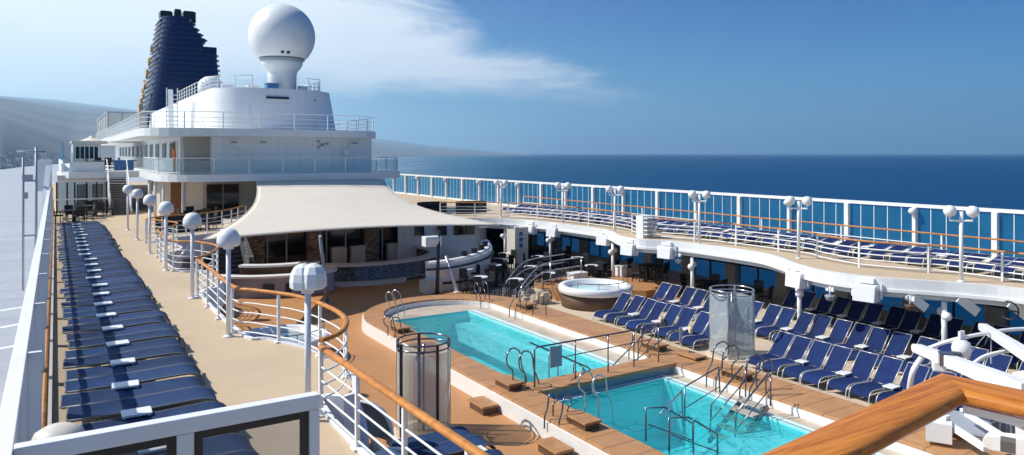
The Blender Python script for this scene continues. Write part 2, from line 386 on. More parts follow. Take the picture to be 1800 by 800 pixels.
# sea
def seamat():
    m=bpy.data.materials.new('sea_water'); m.use_nodes=True; nt=m.node_tree; N=nt.nodes; L=nt.links
    b=N['Principled BSDF']; g=N.new('ShaderNodeNewGeometry')
    sp=N.new('ShaderNodeSeparateXYZ'); L.new(g.outputs['Position'],sp.inputs[0])
    # angle round the ship: pale sky glare painted into the colour on the coast side, open deep water on the other
    at2=N.new('ShaderNodeMath'); at2.operation='ARCTAN2'; L.new(sp.outputs[0],at2.inputs[0]); L.new(sp.outputs[1],at2.inputs[1])
    n0=N.new('ShaderNodeTexNoise'); n0.inputs['Scale'].default_value=.0012; n0.inputs['Detail'].default_value=5
    mp=N.new('ShaderNodeMapping'); mp.inputs['Scale'].default_value=(1,4,1); mp.inputs['Rotation'].default_value=(0,0,radians(32)); L.new(g.outputs['Position'],mp.inputs[0]); L.new(mp.outputs[0],n0.inputs['Vector'])
    ad=N.new('ShaderNodeMath'); ad.operation='MULTIPLY_ADD'; ad.inputs[1].default_value=.3; L.new(n0.outputs['Fac'],ad.inputs[0]); L.new(at2.outputs[0],ad.inputs[2])
    mr=N.new('ShaderNodeMapRange'); mr.interpolation_type='SMOOTHSTEP'; mr.inputs[1].default_value=.30; mr.inputs[2].default_value=1.05
    L.new(ad.outputs[0],mr.inputs[0])
    cr=N.new('ShaderNodeValToRGB'); e=cr.color_ramp.elements
    e[0].position=0; e[0].color=(.42,.43,.46,1); e[1].position=1; e[1].color=(.000,.044,.122,1)
    x=e.new(.35); x.color=(.05,.14,.22,1); x=e.new(.6); x.color=(.002,.056,.125,1)
    L.new(mr.outputs[0],cr.inputs[0])
    n1=N.new('ShaderNodeTexNoise'); n1.inputs['Scale'].default_value=.02; n1.inputs['Detail'].default_value=8; n1.inputs['Roughness'].default_value=.65
    L.new(mp.outputs[0],n1.inputs['Vector'])
    m2=N.new('ShaderNodeMapRange'); m2.inputs[1].default_value=.35; m2.inputs[2].default_value=.7; m2.inputs[3].default_value=.90; m2.inputs[4].default_value=1.12; L.new(n1.outputs['Fac'],m2.inputs[0])
    vm=N.new('ShaderNodeVectorMath'); vm.operation='SCALE'; L.new(cr.outputs[0],vm.inputs[0]); L.new(m2.outputs[0],vm.inputs['Scale'])
    L.new(vm.outputs[0],b.inputs['Base Color'])
    b.inputs['Roughness'].default_value=.42; b.inputs['IOR'].default_value=1.33; b.inputs['Specular IOR Level'].default_value=.22
    n3=N.new('ShaderNodeTexNoise'); n3.inputs['Scale'].default_value=.35; n3.inputs['Detail'].default_value=6
    L.new(g.outputs['Position'],n3.inputs['Vector'])
    bp=N.new('ShaderNodeBump'); bp.inputs['Strength'].default_value=.6; bp.inputs['Distance'].default_value=.5
    L.new(n3.outputs['Fac'],bp.inputs['Height']); L.new(bp.outputs[0],b.inputs['Normal'])
    return m
M['sea']=seamat()
M['land']=mat('dry_hill_ground',(.15,.17,.19),.9,var=.25,scale=.0012,spec=.1,dirt=((.13,.14,.15),.0008,.6))
M['town']=mat('pale_town_walls',(.55,.52,.47),.8,var=.3,scale=.01)
# ------------------------------------------------------------------ camera, sun, sky
cam=bpy.data.cameras.new('camera'); co=bpy.data.objects.new('camera',cam); COL.objects.link(co); SC.camera=co
cam.sensor_width=36; cam.lens=36*F/1800; cam.shift_y=-130/1800; cam.clip_start=.05; cam.clip_end=90000
co.location=(0,0,0); co.rotation_euler=(radians(90),0,-atan2(CA,CB))
EL=radians(46); AZ=atan2(-.82,.57)          # azimuth measured from +Y towards +X
S=Vector((sin(AZ)*cos(EL),cos(AZ)*cos(EL),sin(EL)))
sl=bpy.data.lights.new('sun','SUN'); sl.energy=5.0; sl.angle=radians(.53); sl.color=(1,.955,.88)
so=bpy.data.objects.new('sun',sl); COL.objects.link(so); so.rotation_euler=S.to_track_quat('Z','Y').to_euler()
W=bpy.data.worlds.new('World'); SC.world=W; W.use_nodes=True; nt=W.node_tree; N=nt.nodes; L=nt.links
bg=N['Background']; bg.inputs['Strength'].default_value=.09
sky=N.new('ShaderNodeTexSky'); sky.sky_type='NISHITA'; sky.sun_disc=False; sky.sun_elevation=EL; sky.sun_rotation=AZ%(2*pi)
sky.air_density=1.0; sky.dust_density=.6; sky.ozone_density=3.0; sky.altitude=0
def MN(op,a,b=None,c=None,clamp=False):
    n=N.new('ShaderNodeMath'); n.operation=op; n.use_clamp=clamp
    for i,x in enumerate((a,b,c)):
        if x is None: continue
        if isinstance(x,(int,float)): n.inputs[i].default_value=x
        else: L.new(x,n.inputs[i])
    return n.outputs[0]
def SS(x,a,b):
    n=N.new('ShaderNodeMapRange'); n.interpolation_type='SMOOTHSTEP'; n.inputs[1].default_value=a; n.inputs[2].default_value=b; L.new(x,n.inputs[0]); return n.outputs[0]
tc=N.new('ShaderNodeTexCoord'); sp=N.new('ShaderNodeSeparateXYZ'); L.new(tc.outputs['Generated'],sp.inputs[0])
az=MN('MULTIPLY',MN('ARCTAN2',sp.outputs[0],sp.outputs[1]),180/pi)
el=MN('MULTIPLY',MN('ARCSINE',sp.outputs[2]),180/pi)
mp=N.new('ShaderNodeMapping'); mp.inputs['Scale'].default_value=(3.2,3.2,16); L.new(tc.outputs['Generated'],mp.inputs[0])
nz=N.new('ShaderNodeTexNoise'); nz.inputs['Scale'].default_value=1.6; nz.inputs['Detail'].default_value=9; nz.inputs['Roughness'].default_value=.6; nz.inputs['Distortion'].default_value=.5
L.new(mp.outputs[0],nz.inputs['Vector'])
mp2=N.new('ShaderNodeMapping'); mp2.inputs['Scale'].default_value=(1.2,1.2,7); mp2.inputs['Location'].default_value=(3,1,0); L.new(tc.outputs['Generated'],mp2.inputs[0])
nz2=N.new('ShaderNodeTexNoise'); nz2.inputs['Scale'].default_value=2; nz2.inputs['Detail'].default_value=6; L.new(mp2.outputs[0],nz2.inputs['Vector'])
# cloud bank over the coast, its ragged edge falling towards the open sea
edge=MN('SUBTRACT',MN('SUBTRACT',53,MN('MULTIPLY',el,2.25)),az)
edge=MN('ADD',edge,MN('MULTIPLY',MN('SUBTRACT',nz.outputs['Fac'],.5),20))
bank=MN('MULTIPLY',SS(edge,-1,8),MN('MULTIPLY',SS(az,-115,-60),MN('SUBTRACT',1,SS(el,22,42))))
under=MN('MAXIMUM',SS(MN('ADD',el,MN('MULTIPLY',MN('SUBTRACT',nz.outputs['Fac'],.5),5)),3.6,6.2),SS(MN('MULTIPLY',az,-1),-25,-4))
cloud=MN('MULTIPLY',bank,under)
wisp=MN('MULTIPLY',SS(nz.outputs['Fac'],.60,.74),SS(MN('MULTIPLY',az,-1),-52,-30))
cloud=MN('MAXIMUM',cloud,MN('MULTIPLY',wisp,.45))
cc=N.new('ShaderNodeValToRGB'); cc.color_ramp.elements[0].position=.3; cc.color_ramp.elements[0].color=(.70,.73,.76,1)
cc.color_ramp.elements[1].position=.66; cc.color_ramp.elements[1].color=(.82,.83,.84,1); L.new(nz2.outputs['Fac'],cc.inputs[0])
csc=N.new('ShaderNodeVectorMath'); csc.operation='SCALE'; csc.inputs['Scale'].default_value=14; L.new(cc.outputs[0],csc.inputs[0])
grade=N.new('ShaderNodeVectorMath'); grade.operation='MULTIPLY'; grade.inputs[1].default_value=(.45,.86,1.10)
tn=N.new('ShaderNodeMix'); tn.data_type='RGBA'; tn.inputs['A'].default_value=(.14,.76,1.06,1); tn.inputs['B'].default_value=(.0,.35,.84,1)
L.new(SS(el,1,13),tn.inputs['Factor']); L.new(tn.outputs['Result'],grade.inputs[1])
L.new(sky.outputs[0],grade.inputs[0])
mx=N.new('ShaderNodeMix'); mx.data_type='RGBA'; L.new(MN('MULTIPLY',cloud,.96),mx.inputs['Factor']); L.new(grade.outputs[0],mx.inputs['A']); L.new(csc.outputs[0],mx.inputs['B'])
L.new(mx.outputs['Result'],bg.inputs['Color'])
SC.view_settings.view_transform='Standard'; SC.view_settings.look='None'; SC.view_settings.exposure=.22; SC.view_settings.gamma=1
SC.cycles.use_denoising=True
SC.cycles.max_bounces=10; SC.cycles.transparent_max_bounces=24; SC.cycles.volume_bounces=2
SC.cycles.sample_clamp_indirect=6

# ------------------------------------------------------------------ sea, land, haze
m=MB(); m.v=[(-40000,-8000,SEA),(45000,-8000,SEA),(45000,60000,SEA),(-40000,60000,SEA)]; m.f=[(0,1,2,3)]; m.sm=[False]
struct('sea',m,M['sea'])
sky_pts=[(-700,150),(-300,158),(0,170),(100,177),(250,196),(450,222),(660,244),(760,257),(860,266),(930,271.5)]
coast_pts=[(-700,1200),(0,1560),(130,2650),(300,2600),(500,4300),(660,6500),(760,8500),(930,12000)]
def lerp(pts,x):
    for (a,b),(c,d) in zip(pts,pts[1:]):
        if x<=c: return b+(d-b)*max(0,(x-a))/(c-a)
    return pts[-1][1]
from mathutils import noise
m=MB(); nu,nv=150,46
def land(u,v):
    px=-700+1630*u; r0=lerp(coast_pts,px); R=30000.0; d=r0+(R-r0)*v**1.9
    lat=(px-900)/F*d; x=CA*d+CB*lat; y=CB*d-CA*lat
    H=(271.5-lerp(sky_pts,px))/F*R; t=(d-r0)/(R-r0)
    h=H*(t**.85)*(.9+.1*t) + (t*(1-t))*H*.16*noise.noise(Vector((x/5000,y/5000,0)))+ 9*min(1,t*30)+22*noise.noise(Vector((x/1800,y/1800,3)))*min(1,t*8)
    return (x,y,SEA-2+max(0,h)+ (2 if t>0 else 0))
m.grid(land,nu,nv); struct('coastal_hill',m,M['land'])
# town scattered along the shore
rnd=random.Random(3); m=MB()
for k in range(150):
    px=rnd.uniform(-60,118); v=.008+rnd.random()**2*.075
    p=land((px+700)/1630,v)
    w=rnd.uniform(7,16); m.box(p[0],p[1],p[2]+2,w,w*rnd.uniform(.6,1),rnd.uniform(5,9),rnd.random()*3)
o=mk('far_off_town',m,M['town']); tag(o,'scattered pale buildings of a town along the hazy shore','town',kind='stuff')
hz=bpy.data.materials.new('sea_haze'); hz.use_nodes=True; nt=hz.node_tree
nt.nodes.remove(nt.nodes['Principled BSDF']); pv=nt.nodes.new('ShaderNodeVolumePrincipled')
pv.inputs['Color'].default_value=(.58,.84,1,1); pv.inputs['Density'].default_value=HAZE; pv.inputs['Anisotropy'].default_value=.5
nt.links.new(pv.outputs[0],[n for n in nt.nodes if n.type=='OUTPUT_MATERIAL'][0].inputs['Volume'])
if HAZE>0:
    m=MB(); m.bx(-41000,46000,-9000,61000,SEA-3,2650); o=mk('haze',m,hz); o['kind']='stuff'

# ------------------------------------------------------------------ decks
# inner edge of the right-hand promenade deck (scalloped)
edgeR=[(25.3,-3),(25.3,6),(25.3,10.4),(24.7,12.2),(23.5,14.2),(23.2,15.7),(23.6,17.2),(24.6,18.9),(25.2,20.5),(25.2,23.5),(24.9,25.2),(24.1,26.6),(24.2,28.0),(25.1,29.8),(25.6,31.6),(25.5,35),(25.1,37.6),(24.3,39.6),(22.6,41.4),(20.2,43.0),(17.5,44.2),(15,44.8)]
edgeR=smooth_path(edgeR,5)
m=MB()
poly=[(31.1,-3)]+edgeR+[(15,47.2),(31.1,47.2)]
m.prism(poly,PROM-.22,PROM)
struct('promenade_deck',m,M['prom'])
m=MB(); m.bx(15,31.1,47.2,120,PROM-.22,PROM); m.bx(-.35,15,60.5,120,PROM-.22,PROM); struct('aft_promenade_deck',m,M['prom'])
# white fascia beam under its edge
fas=thing('deck_edge_beam','long white curved beam under the edge of the starboard promenade deck','beam',(25,15,-5.1))
m=MB(); m.ribbon(offset(edgeR,-.12),-4.50,PROM+.06,.14); part('beam_face',m,M['white'],fas)
m=MB(); m.ribbon(offset(edgeR,.12),-4.80,-4.48,.16); part('beam_skirt',m,M['white'],fas)
m=MB(); m.ribbon(offset(edgeR,-.16),-4.60,-4.50,.16); part('beam_lip',m,M['white'],fas)
m=MB(); m.prism([(31.1,-3)]+offset(edgeR,.25)+[(15,47.2),(31.1,47.2)],-4.75,-4.44); struct('deck_ceiling',m,M['cream'])

# left promenade
bul=[ (3.62,-1),(3.62,11.3),(4.35,12.2),(4.75,13.8),(4.6,15.4),(4.0,16.8),(3.6,17.6),(3.6,23.2),(4.2,24.2),(4.7,26),(4.3,27.6),(3.6,28.6),(3.6,32.8),(4.3,34),(4.7,35.6),(4.2,37.3),(3.7,38.3),(4.4,39.4),(5.6,40.0),(7.0,40.8),(8.2,42.2),(9.2,44.0),(10.5,45.5)]
edgeL=smooth_path(bul,5)
m=MB(); m.prism([(-.36,-1)]+edgeL+[(15,45.5),(15,60.5),(-.36,60.5)],PROM-.22,PROM); struct('side_promenade_deck',m,M['prom'])
m=MB(); m.ribbon(offset(edgeL,.06),-4.95,PROM+.05,.1); m.ribbon(offset([(x,y) for x,y in edgeL if y>37.5],.12),-5.3,PROM+.02,.1)
solo('deck_edge_beam',m,M['white2'],'white curved beam along the scalloped edge of the port promenade deck','beam')
m=MB(); m.ribbon(offset(edgeL,-.7),POOL,-4.42,.12); 
solo('side_wall',m,M['cream'],'cream wall standing under the port promenade deck beside the pool area','wall')

# pool deck sheet with the two basins left open
m=MB(); Z=POOL
WX0,WX1=11.4,14.95; W2X1=15.4
def flat(x0,x1,y0,y1,z): m.add([(x0,y0,z),(x1,y0,z),(x1,y1,z),(x0,y1,z)],[(0,1,2,3)])
flat(2.9,WX0,-3,46,Z); flat(W2X1,31,-3,46,Z); flat(WX0,W2X1,-3,9,Z); flat(WX0,W2X1,16.05,17.0,Z); flat(WX1,W2X1,17.0,27.4,Z); flat(WX0,W2X1,27.4,46,Z)
struct('pool_deck',m,M['pooldeck'])
# pale strip under the sunbeds
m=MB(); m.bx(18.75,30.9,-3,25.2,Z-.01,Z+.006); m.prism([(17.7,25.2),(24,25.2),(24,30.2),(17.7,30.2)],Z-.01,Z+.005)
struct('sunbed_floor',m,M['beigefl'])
m=MB(); m.prism([(17.9,30.25),(29.4,30.25),(29.4,46.5),(20.2,46.5),(20.2,36),(17.9,35.5)],Z-.01,Z+.006); struct('painted_shade_floor',m,M['shadefl'])  # dark sheet painting the shade below canopy and promenade onto the deck
# hull below
m=MB(); m.bx(-.30,-.12,-6,130,SEA-1,PROM-.23); m.bx(31.12,31.3,-6,130,SEA-1,POOL-.02); struct('ship_hull',m,M['white2'])

# ------------------------------------------------------------------ pool basins
def arcpts(cx,cy,rx,ry,a0,a1,n=28):
    return [(cx+rx*cos(a0+(a1-a0)*i/n),cy+ry*sin(a0+(a1-a0)*i/n)) for i in range(n+1)]
out=[(10.15,7.6),(10.15,16)]+arcpts(13.85,26.4,3.7,3.7,pi,0)+[(17.55,16),(17.55,7.6)]
inn=[(11.1,7.6),(11.1,16)]+arcpts(13.6,26.9,2.5,2.3,pi,0)+[(16.1,16),(16.1,7.6)]
LT=-6.45
sur=thing('pool_surround','raised teak topped ledge running round both swimming pools','pool surround',(13.8,17,POOL))
m=MB(); m.ring(offset(out,-.06)[::1],offset(inn,.05),POOL,LT-.07); part('ledge_wall',m,M['white'],sur)
m=MB(); m.ring(out,inn,LT-.07,LT); part('coping',m,M['woodcop'],sur,bevel=.012)
m=MB(); m.bx(11.0,16.2,16.25,17.1,LT-.08,LT+.03); part('bridge_coping',m,M['woodcop'],sur,bevel=.012)
m=MB(); m.bx(11.12,16.08,16.30,17.02,-6.95,LT-.085); part('bridge_wall',m,M['walltile'],sur)
m=MB()
m.prism([(11.16,27.42)]+[(x,y) for x,y in arcpts(13.6,27.42,2.42,1.72,pi,0)][0:]+[(16.04,27.42)],POOL+.004,-6.72)
m.bx(14.98,16.04,17.04,27.4,POOL+.004,-6.72); m.bx(11.16,11.40,17.04,27.4,POOL+.004,-6.72)
m.bx(15.42,16.04,8.9,16.28,POOL+.004,-6.72); m.bx(11.16,11.38,8.9,16.28,POOL+.004,-6.72)
part('pool_shelf',m,M['stonefl'],sur)
m=MB()
m.bx(14.97,15.25,17.04,27.4,-6.72,-6.70); m.bx(15.41,15.62,8.9,16.28,-6.72,-6.70); m.bx(11.41,15.40,16.06,16.29,-6.9,-6.72)
part('overflow_gutter',m,M['pooltile2'],sur)
m=MB()
m.bx(14.985,15.015,17.2,27.2,-6.699,-6.694); part('tile_line',m,M['blackm'],sur); m=MB(); m.bx(15.42,15.45,9.0,16.2,-6.699,-6.694); part('tile_line',m,M['blackm'],sur); m=MB()
m.bx(11.5,15.4,16.10,16.13,-6.719,-6.712); part('tile_line',m,M['blackm'],sur)
def basin(name,label,x0,x1,y0,y1,zb,wm,extra):
    t=thing(name,label,'pool',((x0+x1)/2,(y0+y1)/2,zb))
    m=MB()
    m.add([(x0,y0,zb),(x1,y0,zb),(x1,y1,zb),(x0,y1,zb)],[(0,1,2,3)])
    for a,b in (((x0,y0),(x1,y0)),((x1,y0),(x1,y1)),((x1,y1),(x0,y1)),((x0,y1),(x0,y0))):
        m.add([(*a,zb),(*b,zb),(*b,-6.72),(*a,-6.72)],[(0,1,2,3)])
    part('basin',m,M['pooltile'],t)
    for n,mm,mt in extra: part(n,mm,M[mt],t)
    m=MB(); m.add([(x0,y0,-6.77),(x1,y0,-6.77),(x1,y1,-6.77),(x0,y1,-6.77)],[(0,1,2,3)]); part('water_surface',m,M[wm],t)
    return t
e1=MB(); e1.bx(14.2,14.94,17.1,27.3,-7.8,-7.15)
e2=MB(); e2.bx(11.6,12.3,26.6,27.38,-7.8,-6.95)
basin('swimming_pool','long turquoise swimming pool with a rounded far end beyond the steel rail bridge',11.4,14.95,17.04,27.4,-8.4,'poolwater',[('bench',e1,'pooltile2'),('underwater_step',e2,'woodbox')])
e1=MB(); e1.bx(11.45,15.36,9.0,12.4,-8.4,-7.02)
basin('swimming_pool','nearer turquoise swimming pool with metal hand rails and pale shallow end',11.4,15.4,8.95,16.05,-8.4,'poolwater2',[('shallow_shelf',e1,'pooltile2')])

# ------------------------------------------------------------------ rails
def railing(label,path,z0,h=1.08,bars=4,wood=True,gap=1.5,group=None,topr=.045,foot=True,kind='railing',postw=.06,barr=.016,name='railing'):
    t=thing(name,label,kind,(path[0][0],path[0][1],z0),0,group)
    P3=[(x,y,z0+h) for x,y in path]
    m=MB(); m.tube(P3,topr,10,sy=.75); part('handrail',m,M['rail'] if wood else M['white'],t)
    for k in range(bars):
        z=z0+h*(.12+.80*k/bars)
        m=MB(); m.tube([(x,y,z) for x,y in path],barr,6); part('rail_bar',m,M['white'],t)
    for (x,y) in resample(path,gap):
        m=MB(); m.box(x,y,z0+h/2-.02,postw,postw,h-.04)
        if foot: m.box(x,y,z0+.02,.16,.16,.03); 
        part('post',m,M['white'],t)
    return t
def sub(path,ya,yb): return [(x,y) for x,y in path if ya<=y<=yb]
rl=offset(edgeL,-.12)
railing('wood topped white railing nearest the camera along the promenade above the shower',[(3.72,5.2),(3.72,6),(3.66,8.5),(3.6,11.5)],PROM,1.1,4,gap=1.45,topr=.06,group='promenade railings')
railing('wood topped railing bulging out round the first balcony over the white tub',smooth_path([(3.72,11.9),(4.2,12.3),(4.6,13.2),(4.68,14.4),(4.45,15.9),(3.9,17.0),(3.52,17.8),(3.52,20.5),(3.52,22.9)],6),PROM,1.1,4,gap=1.55,topr=.055,group='promenade railings')
railing('wood topped railing round the second balcony under the canopy corner',smooth_path([(3.55,23.3),(4.1,24.2),(4.6,26),(4.2,27.6),(3.5,28.6),(3.5,32.6)],6),PROM,1.1,4,gap=1.5,group='promenade railings')
railing('wood topped railing round the third balcony beyond the canopy corner',smooth_path([(3.55,33),(4.2,34),(4.6,35.6),(4.1,37.3),(3.6,38.2)],6),PROM,1.1,4,gap=1.5,group='promenade railings')
railing('wood topped railing curving in front of the black seats below the white superstructure',smooth_path([(3.7,38.6),(4.4,39.6),(5.6,40.2),(6.9,41),(8.0,42.3),(8.9,44),(9.6,45.2)],6),PROM,1.1,4,gap=1.3,group='promenade railings')
# starboard rails
fr=smooth_path([(26.3,-2),(26.3,6),(26.3,12.9),(25.7,14.3),(25.2,16),(25.6,17.8),(26.2,19.2),(26.2,23.8),(25.7,25.4),(25.2,27),(25.5,28.6),(26.3,30.4),(26.4,34),(26.1,37),(25.4,39.6),(23.8,41.6),(21.5,43.2)],5)
railing('white railing with a teak top winding along the inner edge of the starboard promenade',fr,PROM,.98,4,gap=2.3,topr=.045,foot=False,barr=.024)
railing('straight teak topped railing just inside the tall glass windscreen',[(30.2,-2),(30.2,20),(30.2,40),(30.2,46.5)],PROM,.95,2,gap=4.6,topr=.045,foot=False,barr=.022)

# ------------------------------------------------------------------ port glass windscreen
t=thing('windscreen','long white framed windscreen at the outer side of the port promenade','windscreen',(-.27,26,PROM))
m=MB(); m.bx(-.40,-.265,-.5,59,-2.27,-2.17); part('top_rail',m,M['white'],t,bevel=.008)
m=MB(); m.bx(-.38,-.05,-.5,59,PROM,PROM+.12); part('kerb',m,M['cream'],t)
y=9.62-9.3; k=0
while y<58.5:
    m=MB(); m.bx(-.262,-.13,y-.035,y+.035,PROM+.12,-2.19); m.bx(-.36,-.262,y-.05,y+.05,PROM+.12,-2.27); part('fin_post',m,M['white2'],t)
    if y+3.1<58.6:
        m=MB(); m.bx(-.33,-.315,y+.04,y+3.06,PROM+.16,-2.28); part('glass_pane',m,M['leftglass'],t)
    y+=3.1
m=MB(); m.tube([(-.12,.2,-3.2),(-.12,30,-3.2),(-.12,58.5,-3.2)],.04,8); part('handrail',m,M['rail'],t)

# ------------------------------------------------------------------ glass gate in front of the camera
t=thing('glass_screen','white framed smoked glass screen crossing the promenade nearest the camera','glass screen',(.9,6.54,PROM))
m=MB(); m.bx(-.26,2.02,6.48,6.60,-2.30,-2.17); part('top_rail',m,M['white'],t,bevel=.008)
for x0,x1 in ((-.26,-.14),(.84,.97),(1.93,2.02)):
    m=MB(); m.bx(x0,x1,6.485,6.595,PROM,-2.303); part('post',m,M['white'],t,bevel=.006)
m=MB(); m.bx(-.26,2.02,6.485,6.595,PROM+.02,PROM+.14); part('bottom_rail',m,M['white'],t)
for x0,x1 in ((-.138,.838),(.972,1.928)):
    m=MB(); z0,z1=PROM+.145,-2.305; w=.07
    m.bx(x0,x1,6.52,6.56,z1-w,z1); m.bx(x0,x1,6.52,6.56,z0,z0+w); m.bx(x0,x0+w,6.52,6.56,z0+w,z1-w); m.bx(x1-w,x1,6.52,6.56,z0+w,z1-w)
    g=part('gasket',m,M['blackm'],t)
    m=MB(); m.bx(x0+w,x1-w,6.535,6.545,z0+w,z1-w); part('glass_pane',m,M['gateglass'],t)
m=MB(); m.lathe([(.001,.16),(.1,.15),(.17,.11),(.2,.04),(.2,0),(.12,-.04),(.001,-.05)][::-1],(.02,6.95,-2.36),20); m.tube([(.02,6.95,PROM),(.02,6.95,-2.38)],.035)
solo('lamp_post',m,M['cream'],'pale round lamp just behind the left end of the glass screen','lamp')

# ------------------------------------------------------------------ big teak handrail beside the camera
t=thing('viewing_rail','thick varnished teak handrail with a mitred corner close to the camera','railing',(2.1,1.05,-1.7))
def capprof(p,q,mt,nm='handrail'):
    p=((p[0][0],p[0][1]),p[1],p[2])
    "broad hand rail: flat-topped oval section from p to q in plan, mitred"
    m=MB(); prof=[]; N_=32
    for k in range(N_):
        a=-2*pi*k/N_; c_,s_=cos(a),sin(a)
        prof.append((.066*abs(c_)**.55*(1 if c_>0 else -1),.022*abs(s_)**.7*(1 if s_>0 else -1)))
    vs=[];n=len(prof); K=10
    for i in range(K+1):
        f_=i/K; x=p[0][0]*(1-f_)+q[0][0]*f_; y=p[0][1]*(1-f_)+q[0][1]*f_
        for a,b in prof:
            u0=(p[0][0]+p[1][0]*a*p[2], p[0][1]+p[1][1]*a*p[2]); u1=(q[0][0]+q[1][0]*a*q[2], q[0][1]+q[1][1]*a*q[2])
            vs.append((u0[0]*(1-f_)+u1[0]*f_, u0[1]*(1-f_)+u1[1]*f_, -.640+b))
    fs=[(i*n+k,i*n+(k+1)%n,(i+1)*n+(k+1)%n,(i+1)*n+k) for i in range(K) for k in range(n)]
    m.add(vs,fs,False); m.add(vs[:n],[list(range(n))]); m.add(vs[-n:],[list(range(n))])
    return part(nm,m,mt,t)
X1=2.075; Y1=1.047; SL=.115; q=sqrt(.5)
capprof(((.2,Y1-SL*1.885),(0,1),1),((X1,Y1),(q,q),sqrt(2)),M['bigrail_x'])
capprof(((X1+.0004,Y1),(q,q),sqrt(2)),((X1+.4,-1.5),(1,0),1),M['bigrail_y'])
m=MB(); m.beam((.2,Y1-SL*1.885,-.688),(X1+.01,Y1-.0,-.688),.012,.02); m.beam((X1,Y1-.03,-.688),(X1+.4,-1.5,-.688),.012,.02); part('rail_flange',m,M['white'],t)
for (x,y) in ((.35,Y1-SL*1.73),(X1+.37,-1.4)):
    m=MB(); m.box(x,y,-1.2,.045,.045,.96); part('post',m,M['white'],t)
for z in (-1.3,-1.5):
    m=MB(); m.tube([(.2,Y1-.03,z),(X1+.01,Y1-.02,z),(X1+.05,-1.5,z)],.012); part('rail_bar',m,M['white'],t)
m=MB(); m.bx(-.3,X1+.1,-2,Y1+.02,-1.85,-1.70); struct('viewing_deck',m,M['prom'])
# ------------------------------------------------------------------ superstructure
t=thing('deck_house','tall white rounded deck house at the centre of the ship','deck house',(12.5,50,PROM))
def windowpart(mb_frame, mb_pane, label=None):
    f=part('window',mb_frame,M['greyw'],t,label=label); part('pane',mb_pane,M['darkglass'],f); return f
# storey at promenade level
m=MB(); m.prism([(8.4,52.5),(20.5,52.5),(20.5,60),(6.0,60),(6.0,54.5)],PROM,-1.72); part('lower_wall',m,M['cream'],t)
for x0,x1 in ((8.5,9.4),(9.5,10.4)):
    pass
f=MB(); f.bx(8.55,10.75,52.44,52.5,PROM+.05,-2.0); g=MB(); g.bx(8.62,9.61,52.41,52.445,PROM+.1,-2.08); g.bx(9.69,10.68,52.41,52.445,PROM+.1,-2.08)
d=part('double_door',f,M['cream'],t); part('door_glass',g,M['darkglass'],d)
m=MB(); m.bx(6.5,6.75,53.2,53.3,PROM,-1.9); m.bx(6.75,7.3,53.2,53.3,PROM,-1.9); part('wooden_door',m,M['doorwood'],t)
for x,y in ((5.7,50.0),(6.6,48.4),(5.6,53.5),(5.6,57.0)):
    m=MB(); m.tube([(x,y,PROM),(x,y,-1.7)],.09,10); part('column',m,M['white2'],t)
# slabs
s1=rrect(5.2,21.4,46.9,60,3.4,8,(1,1,0,0)); 
s1=[(x,y if y<47 or True else y) for x,y in s1]
m=MB(); m.prism(s1,-1.72,-1.28); part('lower_slab',m,M['white'],t)
# second storey
w2=arcpts(13.6,57.5,5.2,9.2,pi*1.07,pi*1.93,24)
w2=[(8.45,60),(8.45,49.3)]+[(8.45+(19.1-8.45)*i/16, 49.3-1.0*sin(pi*i/16)) for i in range(1,16)]+[(19.1,49.3),(19.1,60)]
m=MB(); m.prism(w2,-1.28,1.07,smooth=False); part('middle_wall',m,M['hull'],t)
m=MB(); m.bx(6.9,8.44,50.2,50.4,-1.28,1.07); part('recess_panel',m,M['beigep'],t)
m=MB(); m.bx(6.72,6.9,50.5,110,-1.28,1.07); part('side_wall',m,M['hull'],t)
for y in [53+4.2*i for i in range(12)]:
    f=MB(); f.bx(6.66,6.72,y,y+2.0,-.35,.75); g=MB(); g.bx(6.64,6.665,y+.06,y+1.94,-.29,.69); windowpart(f,g)
for y in (51.3,52.6):
    m=MB(); m.bx(6.66,6.72,y,y+.75,-1.25,.8); part('door',m,M['cream'] if y<52 else M['doorwood'],t)
s2=rrect(4.3,19.6,47.2,112,3.2,8,(1,1,0,0))
m=MB(); m.prism(s2,1.07,1.55); part('upper_slab',m,M['white'],t)
m=MB(); m.prism([(6.9,50.45),(18.7,50.45),(18.7,110),(6.9,110)],1.0,1.06); part('slab_underside',m,M['beigep'],t)
# third storey: tapered rounded drum
def drum(z):
    k=(z-1.55)/2.9; x0=8.7+.25*k; x1=17.8-.5*k
    return [(x0,90),(x0,54.0)]+[(x0+(x1-x0)*(.5-.5*cos(pi*i/20)), 54.0-(3.6-.3*k)*sin(pi*i/20)**.75) for i in range(1,20)]+[(x1,54.0),(x1,90)]
a=drum(1.55); b=drum(4.45); n=len(a)
m=MB(); m.add([(x,y,4.45) for x,y in b],[list(range(n))]); m.add([(x,y,1.55) for x,y in a]+[(x,y,4.45) for x,y in b],[(i,(i+1)%n,n+(i+1)%n,n+i) for i in range(n-1)],True)
part('top_drum',m,M['hull'],t)
m=MB(); 
for (px0,px1,z) in ((12.1,13.6,3.8),(15.5,16.6,3.75)):
    y0=54-3.42*sin(pi*math.acos(1-2*(px0-8.8)/8.4)/pi)**.75; y1=54-3.42*sin(math.acos(max(-1,1-2*(px1-8.8)/8.4)))**.75
    m.beam((px0,y0-.0,z),(px1,y1-.0,z),.12,.14)
part('vent_slot',m,M['blackm'],t)
m=MB()
for i,(dx,dz) in enumerate(((-.6,.1),(-.35,.02),(0,.28),(0,-.12),(.3,.05),(.6,.12),(.15,.0))): m.box(15.0+dx,48.42,.55+dz,.3,.14,.16,.2*i)
m.box(15.0,48.5,.5,1.2,.08,.08); part('light_cluster',m,M['greyw'],t)
m=MB()
for x in (9.6,11.4,17.6): m.box(x,48.55,.72,.35,.16,.12)
part('wall_lamp',m,M['greyw'],t)
